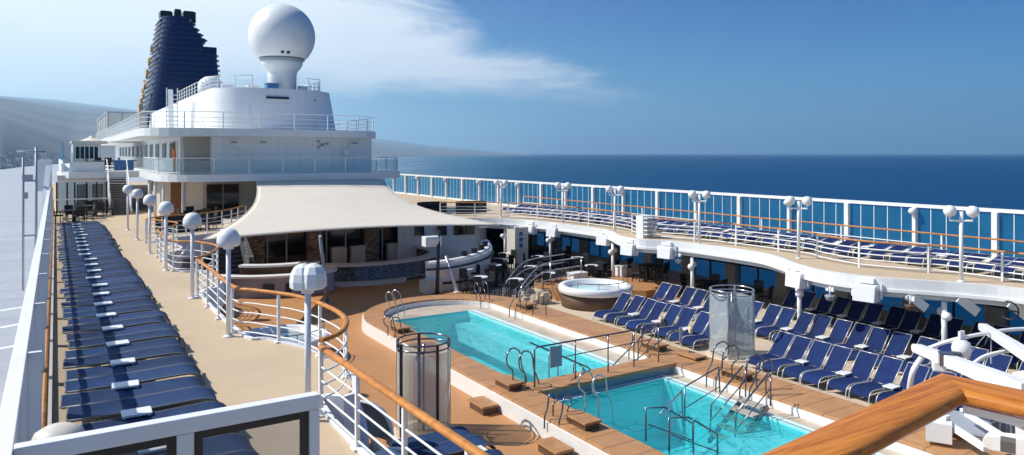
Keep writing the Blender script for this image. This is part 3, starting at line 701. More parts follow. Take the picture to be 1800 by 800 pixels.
m=MB(); m.box(14.2,50.6,3.9,.0001,.0001,.0001)
# dark seam line + dark handrail at second storey
bal=offset([(x,y) for x,y in rrect(5.2,20.9,46.9,60,3.4,8,(1,1,0,0))][1:19],-.15)
bal=[(5.35,58)]+[(x,y) for x,y in rrect(5.35,21.25,47.05,60,3.25,8,(1,1,0,0)) if y<58]+[(21.25,58)]
railing('glass filled balcony railing round the lower storey of the deck house',bal,-1.28,1.0,1,wood=False,gap=2.1,topr=.035,foot=False,group='deck house railings')
gl=thing('balcony_glass','glass infill of the curved lower balcony on the deck house','glass panel',(12.5,47,-1.28))
m=MB(); m.ribbon(offset(bal,.0),-1.15,-.42,.015); part('glass_pane',m,M['clear'],gl)
bal2=[(4.45,110)]+[(x,y) for x,y in rrect(4.45,19.45,47.35,110,3.05,8,(1,1,0,0)) if y<100]+[(19.45,62)]
railing('white railing round the upper storey terrace of the deck house',bal2,1.55,1.0,3,wood=False,gap=2.2,topr=.03,foot=False,group='deck house railings')
gl=thing('balcony_glass','glass infill along the upper terrace railing of the deck house','glass panel',(4.45,80,1.55))
m=MB(); m.ribbon([(4.47,110),(4.47,52)],1.65,2.45,.015); part('glass_pane',m,M['clear'],gl)
railing('small white railing on the roof right of the big white dome',[(14.6,52.1),(16.4,52.6),(16.8,54),(16.8,58)],4.45,.95,3,wood=False,gap=.9,topr=.03,foot=False,group='roof railings')
railing('small white railing on the roof left of the big white dome',[(9.1,70),(9.1,60),(9.3,54.2),(11.5,52)],4.45,.95,3,wood=False,gap=1.4,topr=.03,foot=False,group='roof railings')
# roof clutter
m=MB(); m.lathe([(.9,0),(.9,.7),(.75,1.05),(.4,1.3),(.01,1.38)],(9.9,58.5,4.45),20); m.box(10.9,57.6,4.8,.9,.9,.7); solo('vent_cowl',m,M['white2'],'rounded white vent cowl on the roof beside the funnel base','vent')
for i,(x,y,c,lb) in enumerate(((12.6,57,'white2','white square vent box on the roof left of the dome pedestal'),(13.4,54.5,'bluetable','small blue locker on the roof at the foot of the dome pedestal'),(16,55.5,'white2','white deck locker on the roof right of the dome'))):
    m=MB(); m.box(x,y,4.45+.3,.8,.8,.6); m.box(x,y,4.45+.64,.9,.9,.08); solo('roof_locker',m,M[c],lb,'locker',bevel=.02)
# sloping braces and ladder at left of the drum
t2=thing('access_ladder','white access ladder with sloping stringers leaning on the port side of the deck house roof','ladder',(7.4,60,1.55))
m=MB(); m.beam((7.2,58.5,1.55),(7.5,61.5,4.9),.35,.12); part('brace',m,M['white'],t2)
m=MB(); m.beam((7.8,53.0,1.55),(8.3,55.5,3.6),.2,.12); part('brace',m,M['white'],t2)
m=MB()
for k in range(9): m.box(7.0,56.5,1.75+.3*k,.7,.06,.05)
m.box(6.65,56.5,3.1,.06,.06,3.1); m.box(7.35,56.5,3.1,.06,.06,3.1); part('rungs',m,M['white2'],t2)
# radome
t=thing('radome','huge white satellite dome on a flared pedestal on top of the deck house','radar dome',(14.5,55.8,4.45))
R=2.42; zc=8.85
m=MB(); m.lathe([(R*cos(radians(a)),zc+R*sin(radians(a))*1.0) for a in range(-44,90,6)]+[(.01,zc+R)],(14.5,55.8,0),48); part('dome',m,M['white'],t)
m=MB(); m.lathe([(1.05,4.45),(1.05,5.9),(1.12,6.2),(1.35,6.45),(1.5,6.75),(1.5,7.0)],(14.5,55.8,0),40); part('pedestal',m,M['white'],t)
m=MB(); m.lathe([(1.62,7.0),(1.66,7.03),(1.66,7.1),(1.62,7.13)],(14.5,55.8,0),40); part('flange',m,M['greyw'],t)
for a in (-92,-104): 
    m=MB(); a=radians(a); m.box(14.5+1.93*cos(a),55.8+1.93*sin(a),7.45,.2,.16,.26,a+pi/2); part('hatch',m,M['blackm'],t)
for zz,aa in ((8.2,-150),(10.2,-140)):
    pass
# funnel
t=thing('funnel','dark navy louvred funnel with gold lettering on its port side','funnel',(12.4,94,1.55))
def fsec(k):
    z=3.4+12.3*k; x0=8.65+1.9*k; x1=16.6-(3.15*k if k>.62 else 1.0*k)
    if k>.74: x1=16.6-.74*1.0-(k-.74)*8.5-.9
    return x0,x1,z
NL=21
for i in range(NL):
    k=i/NL; x0,x1,z=fsec(k); c=1.5; y0=89.2+1.6*k; y1=99-1.2*k
    def sec(e):
        e*=.75
        return [(x0+c-(c+e)*sin(j*pi/10),y0+c-(c+e)*cos(j*pi/10)) for j in range(6)][::-1]+[(x1-.5,y0-e),(x1+e,y0+.5),(x1+e,y1),(x0-e,y1)]
    m=MB(); m.prism(sec(.0),z,z+.62); part('louvre_gap',m,M['navypaint'],t); m=MB(); m.prism(sec(.34),z+.34,z+.50,sc=.995); part('louvre',m,M['louvre'],t)
m=MB(); m.prism([(8.6,90.5),(16.3,90.5),(16.3,99),(8.6,99)],1.5,3.45); part('base',m,M['navypaint'],t)
m=MB(); m.prism([(14.0,91.5),(16.2,91.5),(16.2,97),(14.0,97)],8,12.55,sc=.97); part('side_box',m,M['navypaint'],t)
for x,y,w,h in ((10.95,94,1.3,1.15),(12.1,93,.7,1.35),(13.35,93.4,1.35,1.25),(12.75,96.5,.4,1.5)):
    m=MB(); m.box(x,y,15.6+h/2-.2,w,w*1.3,h); m.box(x,y,15.6+h-.15,w*.8,w,.12); part('exhaust_pipe',m,M['blackm'],t)
m=MB(); rg=random.Random(5)
for k,(z,l) in enumerate(((4.6,2.0),(5.6,1.5),(6.7,1.3),(7.9,1.2),(9.2,1.1),(10.6,1.0),(12,.8))):
    x=8.05+2.05*(z-3.4)/12.3; pts=[]
    for j in range(12):
        a=2*pi*j/12; r=l*.42*(1+.35*cos(3*a+k)); pts.append((93+1.6*r*cos(a),z+r*sin(a)))
    n=len(pts); vs=[(x-.28,y,zz) for y,zz in pts]+[(x-.02,y,zz) for y,zz in pts]
    m.add(vs,[list(range(n)),list(range(n,2*n))[::-1]]+[(i,n+i,n+(i+1)%n,(i+1)%n) for i in range(n)])
part('letters',m,M['gold'],t)

# ------------------------------------------------------------------ far port-side buildings
t=thing('stern_house','low cream and glass deck building far along the port side with a small pointed roof','deck house',(2,66,PROM))
m=MB(); m.bx(.1,3.2,60.6,75,PROM,-1.55); part('lower_wall',m,M['cream'],t)
m=MB(); m.prism([(.35,61),(.8,60.2),(6.5,60.2),(6.5,112),(.35,112)],-1.75,-1.3); m.bx(.35,.5,61.2,112,-1.3,-.7); m.bx(.85,3.0,60.4,60.5,-1.3,-.6); part('deck_slab',m,M['white2'],t)
for x in (.25,1.2,2.15):
    f=MB(); f.bx(x,x+.85,60.5,60.6,PROM+.15,-2.1); g=MB(); g.bx(x+.07,x+.78,60.47,60.505,PROM+.22,-2.2); w_=part('window',f,M['white2'],t); part('pane',g,M['clear' if x<1 else 'darkglass'],w_)
m=MB(); m.bx(1.3,3.4,74,84,-1.3,.95); m.bx(1.2,3.9,73.6,84.3,.95,1.12); part('pavilion',m,M['cream'],t)
f=MB(); f.bx(1.45,3.3,73.9,74,-.5,.65)
w_=part('window',f,M['white2'],t); g=MB(); 
for i in range(5): g.bx(1.5+.35*i,1.78+.35*i,73.87,73.905,-.45,.6)
part('pane',g,M['darkglass'],w_)
m=MB(); m.lathe([(1.3,1.0),(1.1,1.1),(.5,1.35),(.2,1.5),(.18,1.6),(.01,1.65)],(2.8,77,0),20,sx=1,sy=1.5); m.lathe([(1.35,.92),(1.38,.98),(1.33,1.02)],(2.8,77,0),20,sy=1.5); part('roof',m,M['canopy'],t)
m=MB(); m.bx(.5,.58,70,84,-1.3,1.0); part('wind_glass',m,M['windglass'],t)
# upper wind shelter behind
t=thing('wind_shelter','grey framed glass wind shelter on the upper deck left of the funnel','shelter',(4.5,90,1.55))
for x in (4.6,5.9,7.2,8.2):
    m=MB(); m.bx(x-.06,x+.06,86,86.12,1.55,4.2); part('post',m,M['greyw'],t)
for y in (90,95,100,106):
    m=MB(); m.bx(4.54,4.66,y,y+.4,1.55,4.2); part('post',m,M['greyw'],t)
m=MB(); m.bx(4.5,8.6,85.9,86.15,4.2,4.35); m.bx(4.5,4.7,86.15,110,4.2,4.35); part('top_beam',m,M['greyw'],t)
m=MB(); m.bx(4.66,8.1,86.04,86.08,1.6,4.15); m.bx(4.58,4.62,86.2,109,1.6,4.15); part('glass_pane',m,M['frost'],t)
# stairs up
t=thing('stairs','dark treaded stairway rising from the promenade to the deck above','stairs',(3.75,58,PROM))
m=MB()
for k in range(15): m.bx(3.25,4.35,56.6+.26*k,56.9+.26*k,PROM+.17*k+.02,PROM+.17*(k+1))
part('treads',m,M['step'],t)
for x in (3.17,4.43):
    m=MB(); m.beam((x,56.5,PROM+.2),(x,60.5,PROM+2.9),.1,.35); part('stringer',m,M['white'],t)
    m=MB(); m.tube([(x,56.5,PROM),(x,56.5,PROM+1.1),(x,60.5,PROM+3.75),(x,61.2,PROM+3.75)],.035,8); part('handrail',m,M['white'],t)
# transverse glass wall at the end of the promenade
t=thing('glass_wall','black framed glass partition closing the far end of the port promenade','glass wall',(1.6,57.6,PROM))
m=MB(); m.bx(.0,3.1,57.55,57.65,-1.95,-1.85); m.bx(.0,3.1,57.53,57.67,PROM+1.05,PROM+1.15); part('top_rail',m,M['white'],t)
for x in (.02,.62,1.05,1.75,2.35,2.95):
    m=MB(); m.bx(x,x+.1,57.55,57.65,PROM,-1.95); part('frame',m,M['blackm'],t)
m=MB(); m.bx(.05,3.05,57.59,57.61,PROM+.1,-1.96); part('glass_pane',m,M['clear'],t)
# davit frame beyond the windscreen
t=thing('davit_frame','thin steel boat davit frame standing outside the port windscreen','davit',(-1.2,50,-6))
m=MB()
for x,y,z1 in ((-1.5,48,-.2),(-.9,48,.3),(-1.0,52,.4)): m.tube([(x,y,-7.5),(x,y,z1)],.06)
m.tube([(-1.5,48,-1.5),(-.9,48,-1.5)],.05); m.tube([(-1.5,48,-4.5),(-.9,48,-4.5)],.05); m.tube([(-1.8,48,.1),(-.5,48,.1)],.05); part('frame',m,M['greyw'],t)
m=MB(); m.beam((-.75,49,-5),(-.35,53,-.8),.3,.25); part('arm',m,M['white2'],t)
m=MB(); m.box(-.6,56,-1.4,.8,1.2,2.0); part('housing',m,M['white2'],t)
m=MB(); m.box(-1.3,48,-1.3,.5,.3,.3); part('winch',m,M['greyw'],t)
m=MB(); m.box(-1.4,48,-2.3,.25,.25,.35); part('winch',m,M['greyw'],t)
# lifeboat at lower left
t=thing('lifeboat','orange and white lifeboat slung below the port windscreen','lifeboat',(-3.1,31,-10.8))
m=MB()
for k in range(1):
    prof=[]
    nx=14; vs=[]
    for i in range(nx+1):
        u=i/nx; w=1.45*sin(pi*min(max(u,.0),1))**.45+.02; y=26+10*u
        for j in range(9):
            a=pi+pi*j/8; vs.append((-3.1+w*cos(a),y,-9.6+1.3*sin(a)*(.5+.5*sin(pi*u)**.3)))
    fs=[(i*9+j,i*9+j+1,(i+1)*9+j+1,(i+1)*9+j) for i in range(nx) for j in range(8)]
    m.add(vs,fs,True)
part('hull',m,M['orange'],t)
m=MB(); vs=[]
for i in range(nx+1):
    u=i/nx; w=1.45*sin(pi*u)**.45+.02; y=26+10*u
    for j in range(9):
        a=pi*j/8; vs.append((-3.1+w*cos(a),y,-9.6+1.1*sin(a)*(.35+.65*sin(pi*u)**.5)))
m.add(vs,fs,True); part('cover',m,M['white'],t)
for y in (27.5,31,34.5):
    m=MB(); m.beam((-4.6,y,-6.5),(-.5,y+1,-6.3),.22,.3); m.tube([(-3.1,y+.36,-8.6),(-3.1,y+.36,-6.5)],.03); part('davit_arm',m,M['white2'],t)
t=thing('rescue_boat','small dark rescue boat with white arms below the near port windscreen','boat',(-3,15,-9.5))
m=MB(); m.lathe([(.02,-.5),(.7,-.35),(1.0,.1),(1.05,.3),(.9,.32),(.02,.3)],(-3.1,18,-9.3),24,sy=2.6); part('hull',m,M['blackm'],t)
m=MB(); m.box(-3,18,-8.8,.7,1.5,.5); m.beam((-4.4,16,-8.2),(-.6,16.6,-8),.16,.2); m.beam((-4.4,20,-8.2),(-.6,20.6,-8),.16,.2); part('console',m,M['white2'],t,bevel=.05)

# ------------------------------------------------------------------ bar house under the canopy
t=thing('bar_house','low building with dark windows and stone pillars behind the bar under the canopy','bar house',(15,44,POOL))
m=MB(); m.bx(8.4,21.0,43.6,46.8,POOL,-4.45); part('wall',m,M['blackm'],t)
m=MB(); m.bx(8.4,20.6,43.2,46.8,-4.44,-3.9) ; part('cornice',m,M['cream'],t)
for x in (9.3,12.7,16.3):
    m=MB(); m.bx(x,x+.9,43.1,43.6,POOL,-4.44); part('stone_pillar',m,M['stone2'],t)
for x in (10.4,11.5,13.9,15.1,17.5,18.9):
    f=MB(); f.bx(x,x+.09,43.45,43.6,POOL,-4.44); part('mullion',f,M['greyw'],t)
m=MB(); m.bx(8.45,20.9,43.5,43.59,POOL+.9,-4.6); part('window_glass',m,M['darkglass'],t)
for x in (14.2,15.4,17.8):
    m=MB(); m.bx(x,x+.9,43.1,43.5,POOL,-5.7); part('counter',m,M['cream'],t)
# white curved wall with small windows
t=thing('curved_wall','smooth grey white curved wall with small square windows right of the bar','wall',(21,42,POOL))
wp=smooth_path([(18.4,43.0),(20.2,42.3),(21.8,41.6),(23.2,41.4),(24.3,42.2),(24.6,44)],5)
m=MB(); m.ribbon(wp,POOL,PROM-.02,.25); part('wall',m,M['hull'],t)
for i,(x,y) in enumerate(((19.6,42.42),(20.9,41.85),(21.9,41.42),(22.6,41.25))):
    m=MB(); m.box(x,y-.06,-4.85,.62,.18,.7,-.42+.12*i); w_=part('window',m,M['darkglass'],t)
# boat shaped bar wall
t=thing('boat_shaped_counter','white boat shaped counter with a dark stripe standing beside the mast','counter',(19,36,POOL))
bp=smooth_path([(15.9,33.6),(17,33.2),(18.4,33.3),(19.6,34.0),(20.3,35.4)],6)
nb=len(bp); vs=[]
oo=offset(bp,.18); ii=offset(bp,-.18)
def hz_(i): return POOL+1.4+.65*(i/(nb-1))**1.6
vs=[(x,y,POOL+.35) for x,y in oo]+[(x,y,POOL+.35) for x,y in ii]+[(x+(x-17.5)*.05,y-.12,hz_(i)) for i,(x,y) in enumerate(oo)]+[(x,y,hz_(i)) for i,(x,y) in enumerate(ii)]
fs=[]
for i in range(nb-1):
    j=i+1; fs+=[(i,j,2*nb+j,2*nb+i),(nb+i,3*nb+i,3*nb+j,nb+j),(2*nb+i,2*nb+j,3*nb+j,3*nb+i)]
fs+=[(0,2*nb,3*nb,nb),(nb-1,2*nb-1,4*nb-1,3*nb-1)]
m=MB(); m.add(vs,fs,False); part('shell',m,M['white'],t)
m=MB(); m.tube([(x+(x-17.5)*.055,y-.2,hz_(i)-.28) for i,(x,y) in enumerate(oo)],.05,6); m.tube([(x,y-.1,POOL+.4) for i,(x,y) in enumerate(oo)],.06,6); part('stripe',m,M['blackm'],t)
m=MB(); m.tube([(x+(x-17.5)*.03,y-.02,hz_(i)+.04) for i,(x,y) in enumerate(bp)],.2,8,sy=.3); part('top',m,M['white'],t)
m=MB(); m.ribbon(bp,POOL,POOL+.36,.6); m.box(16.0,33.2,POOL+.3,.9,.8,.6); part('plinth',m,M['cream'],t)
m=MB()
for i in (10,13,16,19):
    m=MB(); m.box(bp[i][0],bp[i][1]+.05,hz_(i)+.2,.22,.22,.3); part('card_holder',m,M['blackm'],t)
# bar counter
t=thing('bar_counter','long curved bar faced with slate and mosaic under a pale top','bar counter',(15.5,38,POOL))
bc=smooth_path([(12.1,38.0),(13.2,37.3),(15.0,37.0),(17.0,37.4),(18.6,38.4),(19.5,40.0),(19.6,42.4)],6)
m=MB(); m.ribbon(bc,POOL,POOL+1.0,.35); part('body',m,M['stone'],t)
m=MB(); m.ribbon([p for p in offset(bc,.2)][7:20],POOL+.1,POOL+.95,.04); part('mosaic_panel',m,M['mosaic'],t)
m=MB(); m.ribbon(offset(bc,.05),POOL+1.0,POOL+1.1,.8); part('counter_top',m,M['cream'],t)
m=MB(); m.ribbon(offset(bc,.45)[2:16],POOL+.0,POOL+.22,.35); part('foot_step',m,M['cream'],t)
m=MB(); m.tube([(x,y,POOL+.2) for x,y in offset(bc,.45)[14:]],.03); part('foot_rail',m,M['steel2'],t)
t=thing('bar_counter','grey panelled counter with a white top standing left of the slate bar','bar counter',(10,36,POOL))
b2=smooth_path([(6.6,37.6),(8.0,36.4),(10.0,35.9),(11.8,36.3),(12.0,37.2)],6)
m=MB(); m.ribbon(b2,POOL,POOL+.95,.3); part('body',m,M['greyw'],t)
m=MB(); m.ribbon(b2,POOL+.95,POOL+1.05,.6); part('counter_top',m,M['white'],t)
m=MB(); m.ribbon(offset(b2,-.9)[3:],POOL+.95,POOL+1.35,.25); part('back_bar',m,M['dkbrown'],t)
m=MB(); m.ribbon(offset(b2,-.9)[3:],POOL+1.35,POOL+1.45,.55); part('back_top',m,M['white'],t)
m=MB(); m.box(8.7,36.0,POOL+.45,.5,.3,.4); part('hatch',m,M['blackm'],t)
m=MB(); m.box(9.6,35.8,POOL+.4,.25,.2,.5); part('hatch',m,M['blackm'],t)
# curved stone stair left
t=thing('stone_stairs','dark curved stairs with a slate side wall at the left end of the bar','stairs',(7.5,40,POOL))
m=MB()
for k in range(13): m.box(7.4+.02*k,38.6+.27*k,POOL+.1+.2*k,1.6,.3,.14)
part('treads',m,M['step'],t)
m=MB(); m.prism([(8.3,38.3),(8.55,38.3),(8.7,42.6),(8.45,42.6)],POOL,POOL+1.7); m.beam((8.5,38.4,POOL+1.0),(8.6,42.6,POOL+2.9),.3,.7); part('side_wall',m,M['stone'],t)
# canopy
A=Vector((10.6,46.7,-1.74)); B=Vector((18.9,46.7,-1.74)); D=Vector((4.9,30.7,-3.40)); C=Vector((21.3,35.4,-4.05))
def can(u,v):
    p=A.lerp(B,u).lerp(D.lerp(C,u),v)
    cx=(A+B+C+D)/4
    el_=sin(pi*v)*(1-2*u)          # side edges pulled inwards
    p=p+Vector(((.75 if u<.5 else 1.5)*el_,0,-.22*sin(pi*v)))
    p=p+Vector((0,1.0*sin(pi*u)*v**2,.10*sin(pi*u)*v))
    p.z+=.05*sin(pi*u)*sin(pi*v)
    return p
t=thing('canopy','large cream tensioned canvas canopy stretched over the bar','canopy',tuple((A+C)/2))
m=MB(); m.grid(can,40,32); c_=part('canvas',m,M['canopy'],t)
md=c_.modifiers.new('thick','SOLIDIFY'); md.thickness=.012
for fn in (lambda k:can(k,1),lambda k:can(0,k),lambda k:can(1,k)):
    m=MB(); m.tube([fn(k/30) for k in range(31)],.035,6); part('edge_rope',m,M['canopy'],t)
m=MB(); m.tube([tuple(C),(22.6,36.2,-4.25),(23.9,37.6,-4.4)],.05,8); m.box(22.6,36.2,-4.3,.3,.3,.2); part('turnbuckle',m,M['steel2'],t)
m=MB(); m.tube([tuple(D),(4.4,30.2,-3.5),(3.7,29.6,-4.1)],.04,8); part('turnbuckle',m,M['steel2'],t)
# masts that carry it
for (x0,y0,z0,x1,y1,z1,mt,lb) in ((9.85,31.6,-3.62,10.8,33.5,POOL,'greyw','grey slanting mast holding the front of the canopy before the slate bar'),
                               (16.35,33.0,-3.85,15.9,32.3,POOL,'blackm','dark slanting mast under the right half of the canopy'),
                               (16.8,33.1,-5.2,17.06,32.4,POOL,'white2','thin white slanting post beside the boat shaped counter')):
    m=MB(); m.tube([(x1,y1,z1),(x1,y1,z1+.04)],.2,12); m.tube([(x0,y0,z0),(x1,y1,z1)],[.07,.1],12); solo('canopy_mast',m,M[mt],lb,'mast')
m=MB(); m.box(16.0,33.1,-4.4,.9,.5,.5); m.box(16.0,32.83,-4.4,.6,.06,.3); solo('speaker_box',m,M['white'],'white box lamp hung under the canopy at the dark mast','spotlight',bevel=.03)

# ------------------------------------------------------------------ window wall below the starboard promenade
XW=29.5
t=thing('window_wall','long wall of blue glass windows between beige pillars below the starboard promenade','window wall',(XW,20,POOL))
m=MB(); m.bx(XW,XW+.12,-3,47,POOL,POOL+.35); m.bx(XW,XW+.12,-3,47,-4.76,-4.44); part('sill',m,M['beigep'],t)
y=13.3-3.1*5; ys=[]
while y<47: ys.append(y); y+=3.1
for i,y in enumerate(ys):
    m=MB(); m.bx(XW-.18,XW+.25,y-.33,y+.33,POOL,-4.45); part('pillar',m,M['beigep'],t)
    if y+3.1<48:
        m=MB(); m.bx(XW+.05,XW+.08,y+.33,y+2.77,POOL+.35,-4.76); w_=part('window',m,M['shipwin'],t)
        m=MB(); m.bx(XW+.02,XW+.11,y+1.52,y+1.58,POOL+.35,-4.76); m.bx(XW+.02,XW+.11,y+.35,y+2.75,POOL+1.35,POOL+1.40); part('mullion',m,M['blackm'],w_)
m=MB(); m.tube([(XW-.3,-3,POOL+1.35),(XW-.3,47,POOL+1.35)],.045,8); part('handrail',m,M['blackm'],t)
m=MB(); m.bx(18,31,46.6,46.9,POOL,-4.45); solo('bulkhead',m,M['blackm'],'dark bulkhead closing the shaded seating area at its far end','wall')

# ------------------------------------------------------------------ starboard glass windscreen
t=thing('windscreen','tall white framed windscreen of teal glass along the starboard side','windscreen',(30.8,20,PROM))
m=MB(); m.bx(30.74,30.9,-3,82,-2.27,-2.13); part('top_rail',m,M['white'],t)
m=MB(); m.bx(30.7,30.95,-3,82,PROM,PROM+.14); part('kerb',m,M['white'],t)
y=13.9-3.1*5; i=0
while y<80:
    w=.10 if i%2 else .07
    m=MB(); m.bx(30.62,30.86,y-w,y+w,PROM,-2.27); part('post',m,M['white'],t)
    m=MB(); m.bx(30.80,30.812,y+w,y+3.1-w,PROM+.14,-2.27); g=part('glass_pane',m,M['windglass'],t)
    m=MB()
    for q in range(1,5): m.bx(30.79,30.825,y+.62*q-.014,y+.62*q+.014,PROM+.14,-2.27)
    part('glazing_bar',m,M['white2'],g)
    if i%2==0:
        m=MB(); m.lathe([(.01,-.14),(.12,-.1),(.16,0),(.12,.1),(.01,.14)],(30.52,y,-2.42),12); m.box(30.6,y,-2.4,.2,.1,.1); part('flood_lamp',m,M['white'],t)
    y+=3.1; i+=1
# ------------------------------------------------------------------ sunbeds
def bezier_side(kind):
    if kind=='flat':  seat=[(.02,0),(.03,.14),(.08,.27),(.20,.345),(.42,.37),(1.25,.345),(2.10,.35)]; hinge=(1.25,.345); top=(2.12,.36)
    if kind=='back':  seat=[(.02,0),(.03,.15),(.09,.28),(.20,.335),(.40,.345),(.8,.32),(1.12,.315)]; hinge=(1.12,.315); top=(1.66,.98)
    if kind=='low':   seat=[(.02,0),(.03,.15),(.09,.28),(.20,.335),(.40,.345),(.8,.32),(1.15,.32)]; hinge=(1.15,.32); top=(1.88,.50)
    return seat,hinge,top
def make_lounger(kind,label,group,fab):
    seat,hinge,top=bezier_side(kind); hw=.325 if kind=='flat' else .30; fr_=M['greyframe'] if kind=='flat' else M['alu']
    t=thing('sun_lounger',label,'sun lounger',(0,0,0),0,group)
    for s in (-1,1):
        m=MB(); y=s*hw; pts=[(x,y,z) for x,z in smooth_path(seat,4)]
        m.tube(pts,.017,6)
        part('side_frame',m,fr_,t,True)
    m=MB()
    for s in (-1,1):
        y=s*hw; m.tube([(hinge[0]-.05,y,hinge[1]),(top[0],y,top[1])],.016,6)
    m.tube([(top[0],-hw,top[1]),(top[0],hw,top[1])],.016,6); part('back_frame',m,fr_,t,True)
    for s in (-1,1):
        m=MB(); y=s*hw; m.tube([(1.25 if kind!='flat' else 1.7,y,0),(1.05 if kind!='flat' else 1.55,y,.33)],.017,6); part('leg',m,fr_,t,True)
    sp_=smooth_path([p for p in seat if p[0]>=.03 and p[0]<=hinge[0]+.01],4)
    rg=random.Random(11)
    def fseat(u,v):
        i=u*(len(sp_)-1); a=int(min(i,len(sp_)-2)); f_=i-a
        x=sp_[a][0]*(1-f_)+sp_[a+1][0]*f_; z=sp_[a][1]*(1-f_)+sp_[a+1][1]*f_
        yy=(v-.5)*2*(hw-.012); return (x,yy,z+.012-.025*(1-(2*v-1)**2)*min(1,u*4))
    m=MB(); m.grid(fseat,16,6); part('seat_sling',m,fab,t,True)
    def fback(u,v):
        x=hinge[0]+(top[0]-hinge[0])*u; z=hinge[1]+(top[1]-hinge[1])*u
        return (x,(v-.5)*2*(hw-.012),z+.012-.03*(1-(2*v-1)**2)*sin(pi*min(1,u*1.0)))
    m=MB(); m.grid(fback,8,6); part('back_sling',m,fab,t,True)
    return t
def make_table(label,group):
    t=thing('side_table',label,'side table',(0,0,0),0,group)
    m=MB(); m.bx(-.2,.2,-.16,.16,.37,.405); part('table_top',m,M['plastic'],t,True,bevel=.01)
    for x in (-.16,.16):
        for y in (-.12,.12):
            m=MB(); m.beam((x,y,.37),(x*1.05,y*1.05,0),.03,.03); part('leg',m,M['plastic'],t,True)
    return t
def row(protos,spots,labels,group):
    "protos: dict kind->(object or maker)"
    pass
G1='navy loungers packed along the port promenade'
L1=make_lounger('flat','x',G1,M['navy2']); T1=make_table('x','white side tables between the port promenade loungers')
units=[12.08+1.53*k for k in range(-3,23)]
first=True; n=0
rj=random.Random(2)
for i,y in enumerate(units):
    ln=nth(i+1)
    for j,dy in enumerate((.40,1.07)):
        n+=1; jx=rj.uniform(-.09,.09); jr=rj.uniform(-.02,.02)
        lb=f"flat navy lounger, {'nearer' if j==0 else 'farther'} one of the {ln} pair counted from the glass screen"
        loc=(2.28+jx,y+dy+.04,PROM); rz=pi+jr+(-.01)
        if first: L1.location=loc; L1.rotation_euler=(0,0,rz); L1['label']=lb; first=False
        else: dup(L1,loc,rz,lb,G1)
    lb=f"white side table at the near side of the {ln} lounger pair from the glass screen"
    loc=(1.02+rj.uniform(-.08,.08),y-.05,PROM); 
    if i==0: T1.location=loc; T1.rotation_euler=(0,0,rj.uniform(-.06,.06)); T1['label']=lb
    else: dup(T1,loc,rj.uniform(-.06,.06),lb)
# pool side rows
GP='navy loungers facing the pool'
L2=make_lounger('back','x',GP,M['navy']); GT='white side tables between the pool loungers'
T2=dup(T1,(0,0,0),0,'x',GT)
used=[False,False]
def placeL(loc,rz,lb):
    if not used[0]: L2.location=loc; L2.rotation_euler=(0,0,rz); L2['label']=lb; used[0]=True; return L2
    return dup(L2,loc,rz,lb,GP)
def placeT(loc,lb):
    if not used[1]: T2.location=loc; T2['label']=lb; used[1]=True; return
    dup(T2,loc,0,lb,GT)
rows=[('front',19.0,[12.45-1.48*k for k in (2,1)]+[12.45,13.93,15.36,18.95,20.4,21.85,23.3]),
      ('middle',22.25,[9.5+1.48*k for k in range(11)]),
      ('shaded back',26.0,[9.6+1.5*k for k in range(8)])]
for nm,x,ys_ in rows:
    for i,y in enumerate(ys_):
        o1=nth(i+1)
        for j,dy in enumerate((-.33,.33)):
            placeL((x+rj.uniform(-.10,.10),y+dy,POOL+.006),rj.uniform(-.05,.05),f"navy lounger, {'nearer' if j==0 else 'farther'} of the {o1} pair from the camera in the {nm} row")
        placeT((x+1.0+rj.uniform(-.05,.05),y-.75,POOL+.006),f"white side table before the {o1} pair from the camera in the {nm} row")
# starboard promenade row
GS='navy loungers along the starboard promenade'
L3=make_lounger('low','x',GS,M['navy']); first=True
T3=dup(T1,(0,0,0),0,'x','white side tables on the starboard promenade'); ft=True
for i in range(24):
    y=9.3+1.5*i
    for j,dy in enumerate((-.33,.33)):
        lb=f"low navy lounger, {'nearer' if j==0 else 'farther'} of the {nth(i+1)} pair along the starboard promenade"
        loc=(27.0+rj.uniform(-.06,.06),y+dy,PROM)
        if first: L3.location=loc; L3['label']=lb; first=False
        else: dup(L3,loc,rj.uniform(-.03,.03),lb,GS)
    if i%2==0:
        lb=f"white side table before the {nth(i+1)} lounger pair on the starboard promenade"
        if ft: T3.location=(28.2,y-.75,PROM); T3['label']=lb; ft=False
        else: dup(T3,(28.2,y-.75,PROM),0,lb)
# folded towels
for (x,y,lb) in ((19.75,19.2,'beige folded towels on the first pool lounger left of the silver shower'),(19.9,20.9,'crumpled beige towel on a front row lounger near the hot tub')):
    m=MB()
    for k in range(4): m.tube([(x-.15+.02*k,y-.2,POOL+.40+.05*k),(x,y,POOL+.43+.05*k),(x+.2,y+.15,POOL+.42+.05*k)],.06,8,sy=.5)
    solo('towel',m,M['towel'],lb,'towel')

# ------------------------------------------------------------------ lamps
def dome_lamp(loc,rz,label,two=True):
    t=thing('deck_lamp',label,'deck lamp',loc,rz,'covered dome lamps on the port promenade')
    m=MB(); m.tube([(0,0,0),(0,0,2.02)],.052,12); m.lathe([(.12,0),(.12,.02),(.06,.05)],(0,0,0),12); part('post',m,M['white2'],t,True)
    m=MB(); m.box(0,0,2.06,.16,.16,.10); m.box(.1,0,2.12,.3,.1,.06); part('bracket',m,M['plastic'],t,True)
    m=MB(); prof=[(.20,-.03),(.25,.0),(.26,.10),(.24,.23),(.17,.34),(.07,.385),(.001,.39)]
    if two:
        pr=[(r*.80,z*.95) for r,z in prof]; m.lathe(pr,(-.075,.0,2.10),9,smooth=False); m.lathe(pr,(.095,-.03,2.11),9,smooth=False,ph=.3)
    else: m.lathe(prof,(0,0,2.10),16)
    part('dome',m,M['white'],t,True)
    return t
lampy=[11.4,17.6,22.8,28.7,34,39.5,45]
